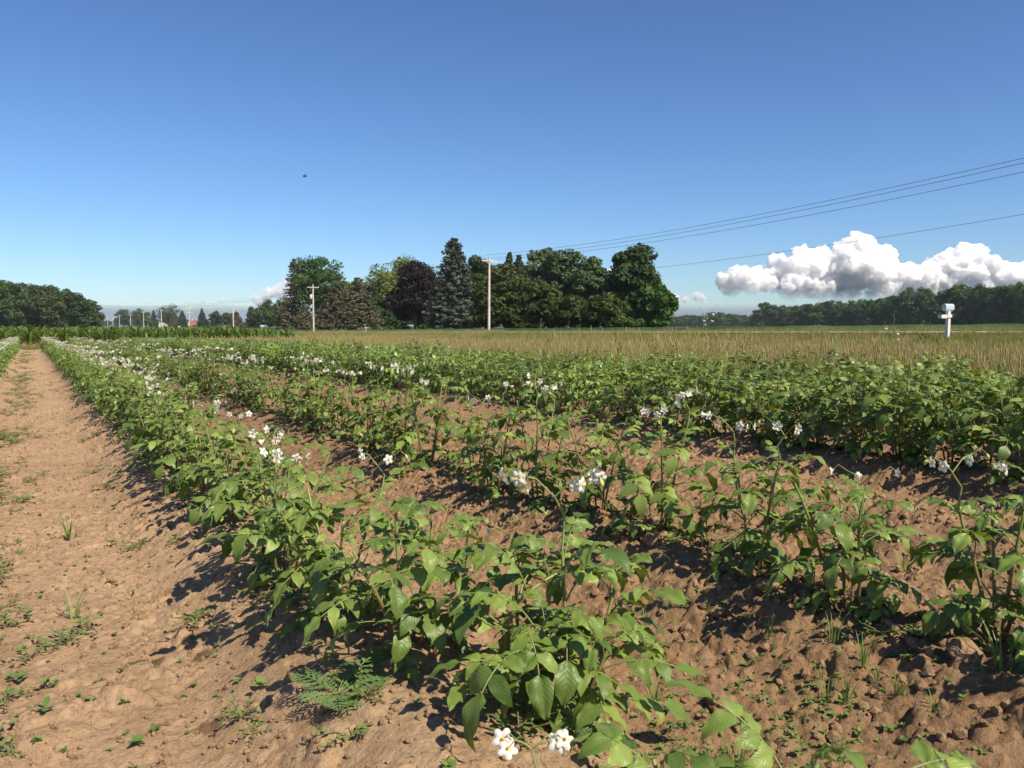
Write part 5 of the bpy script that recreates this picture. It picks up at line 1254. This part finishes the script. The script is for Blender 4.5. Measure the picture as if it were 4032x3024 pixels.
def cloud(lumps, D, mat, name, lab, seed, kids=12, flat=.9, vox=11.0):
    """heaped cumulus: each lump carries smaller lumps, and those smaller ones again; melted together, then crinkled"""
    rs = np.random.RandomState(seed); g = G(); k = D / FPX
    ctr = np.array(at(lumps[0][0], YH, D)); Fv = np.array(F2)
    def sph(c, r, I): g.add(c + I[0] * r * np.array([1, 1, flat]), I[1])
    for (px, py, rp_) in lumps:
        c = np.array(at(px, py, D)); r = rp_ * k; c = c + Fv * rs.uniform(-.5, .5) * r; sph(c, r, I3)
        for _ in range(kids):
            d = rs.normal(size=3); d /= np.linalg.norm(d); d[2] = abs(d[2]) * .9 - .25; d -= Fv * .35; d /= np.linalg.norm(d)
            c2 = c + d * r * .84 * np.array([1, 1, flat]); r2 = r * rs.uniform(.24, .52); sph(c2, r2, I3)
            for _ in range(7):
                e = rs.normal(size=3); e /= np.linalg.norm(e); e = e + d * .7; e /= np.linalg.norm(e); sph(c2 + e * r2 * .85, r2 * rs.uniform(.25, .5), I2)
    g.v = [v - ctr for v in g.v]
    o = obj(name, g.mesh(name, [mat])); o.location = Vector(ctr); tag(o, lab, 'cloud')
    rm = o.modifiers.new('melt', 'REMESH'); rm.mode = 'VOXEL'; rm.voxel_size = vox; rm.use_smooth_shade = True
    for sc_, st_, dp in ((210, 60, 2), (80, 40, 2), (34, 20, 1)):
        tx = bpy.data.textures.new('billow', 'CLOUDS'); tx.noise_scale = sc_; tx.noise_depth = dp; tx.noise_basis = 'BLENDER_ORIGINAL'
        dm = o.modifiers.new('billow', 'DISPLACE'); dm.texture = tx; dm.texture_coords = 'LOCAL'; dm.strength = st_; dm.mid_level = .5
    dg = bpy.context.evaluated_depsgraph_get(); me = bpy.data.meshes.new_from_object(o.evaluated_get(dg)); me.name = name
    o.modifiers.clear(); o.data = me; me.materials.clear(); me.materials.append(mat)
    return o
CM = cloud_mat('cumulus', 20)
big = [(3390, 985, 55), (3330, 1010, 55), (3450, 1010, 48), (3500, 1010, 42), (3280, 1060, 60), (3230, 1000, 36), (3160, 1005, 36), (3130, 1040, 42), (3200, 1060, 50), (3060, 1030, 36), (3080, 1070, 40), (3400, 1075, 78), (3480, 1080, 60), (3340, 1110, 55), (3560, 1090, 62), (3500, 1130, 50), (3640, 1100, 55), (3700, 1040, 45), (3790, 1010, 50), (3850, 1010, 38), (3890, 1040, 38), (3760, 1070, 55), (3660, 1060, 40), (3840, 1070, 50), (3930, 1060, 42), (3980, 1080, 50), (4060, 1070, 60), (4120, 1090, 60), (3930, 1100, 40), (3270, 1120, 45), (3160, 1090, 40), (3330, 1165, 55), (3450, 1165, 55), (3570, 1160, 50), (3680, 1150, 50), (3780, 1140, 55), (3880, 1140, 50), (3980, 1140, 50), (4080, 1140, 60), (3210, 1150, 45), (3390, 950, 36), (3100, 1120, 52), (3170, 1135, 52), (3050, 1085, 42), (3250, 1150, 50), (3000, 1075, 34), (3120, 1160, 40), (3960, 1110, 55), (3720, 1110, 55), (3620, 1130, 50), (3340, 965, 34), (3800, 985, 34)]
cloud(big, 9000, CM, 'cumulus_cloud', 'towering white cumulus bank above the woods at the right', 1)
CM2 = cloud_mat('small cumulus', 20)
cloud([(2900, 1090, 42), (2950, 1095, 45), (2860, 1110, 36), (2890, 1130, 45), (2960, 1130, 36), (3020, 1115, 40), (2840, 1090, 18), (3110, 1135, 25)], 8600, CM2, 'cumulus_cloud', 'lower left white lump of cloud in front of the cumulus bank', 2, 10)
CM3 = cloud_mat('low cumulus', 70)
cloud([(2660, 1172, 20), (2740, 1165, 20), (2775, 1180, 18), (2700, 1180, 16)], 9400, CM3, 'cumulus_cloud', 'small pale pink cloud low beside the bright green tree', 3, 6)
cloud([(1050, 1160, 28), (1090, 1150, 26), (1015, 1178, 22), (1135, 1125, 26), (1120, 1170, 30)], 9400, CM3, 'cumulus_cloud', 'white cloud left of the brownish spruce', 4, 6)
cloud([(2385, 1090, 26), (2400, 1120, 28), (2400, 1070, 18), (2392, 1150, 25)], 9400, CM3, 'cumulus_cloud', 'white cloud between the silver maples and the tall dark tree', 5, 6)
CM4 = cloud_mat('faint cloud', 120)
cloud([(835, 1182, 14), (865, 1184, 12), (805, 1188, 12), (890, 1190, 9)], 9800, CM4, 'cumulus_cloud', 'faint thin cloud above the corn left of the pole without arms', 6, 5, .6)
cloud([(490, 1192, 11), (470, 1197, 9), (520, 1196, 9), (575, 1193, 11), (600, 1198, 8)], 9800, CM4, 'cumulus_cloud', 'faint thin cloud low above the far poles at the left', 7, 5, .6)

def haze_painted_bank():
    """the long far bank on the horizon, grey-blue haze painted into its colour: a rounded ridge 13 km out"""
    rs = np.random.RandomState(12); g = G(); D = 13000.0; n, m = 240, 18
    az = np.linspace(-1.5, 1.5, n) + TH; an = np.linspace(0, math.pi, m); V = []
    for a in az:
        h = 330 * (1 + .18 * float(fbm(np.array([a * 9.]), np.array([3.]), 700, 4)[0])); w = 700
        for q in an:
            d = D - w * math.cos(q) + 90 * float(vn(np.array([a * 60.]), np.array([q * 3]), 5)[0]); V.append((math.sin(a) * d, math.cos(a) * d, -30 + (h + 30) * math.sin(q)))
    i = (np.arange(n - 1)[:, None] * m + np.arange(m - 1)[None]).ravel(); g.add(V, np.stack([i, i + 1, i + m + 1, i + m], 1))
    mt = bank_mat('bank with painted haze', (.24, .29, .40), 370, 150, .62, .35)  # distance haze is put into the diffuse colour of the bank
    tag(obj('haze_painted_bank', g.mesh('haze_painted_bank', [mt])), 'long low cloud bank along the horizon, grey-blue haze painted into its colour', 'cloud')
haze_painted_bank()

# ------------------------------------------------------------------ thin summer haze
def haze():
    g = G(); g.box((-4300, -500, -2.0), (6500, 7500, 24.0))
    m, n, l = new_mat('haze'); out = N(n, 'ShaderNodeOutputMaterial'); v = N(n, 'ShaderNodeVolumePrincipled')
    v.inputs['Color'].default_value = (.80, .88, 1.0, 1); v.inputs['Density'].default_value = 0.00009; v.inputs['Anisotropy'].default_value = 0.0
    l.new(v.outputs[0], out.inputs['Volume'])
    o = obj('haze', g.mesh('haze', [m], False)); o['kind'] = 'stuff'; o['label'] = 'thin summer haze in the air'
haze()
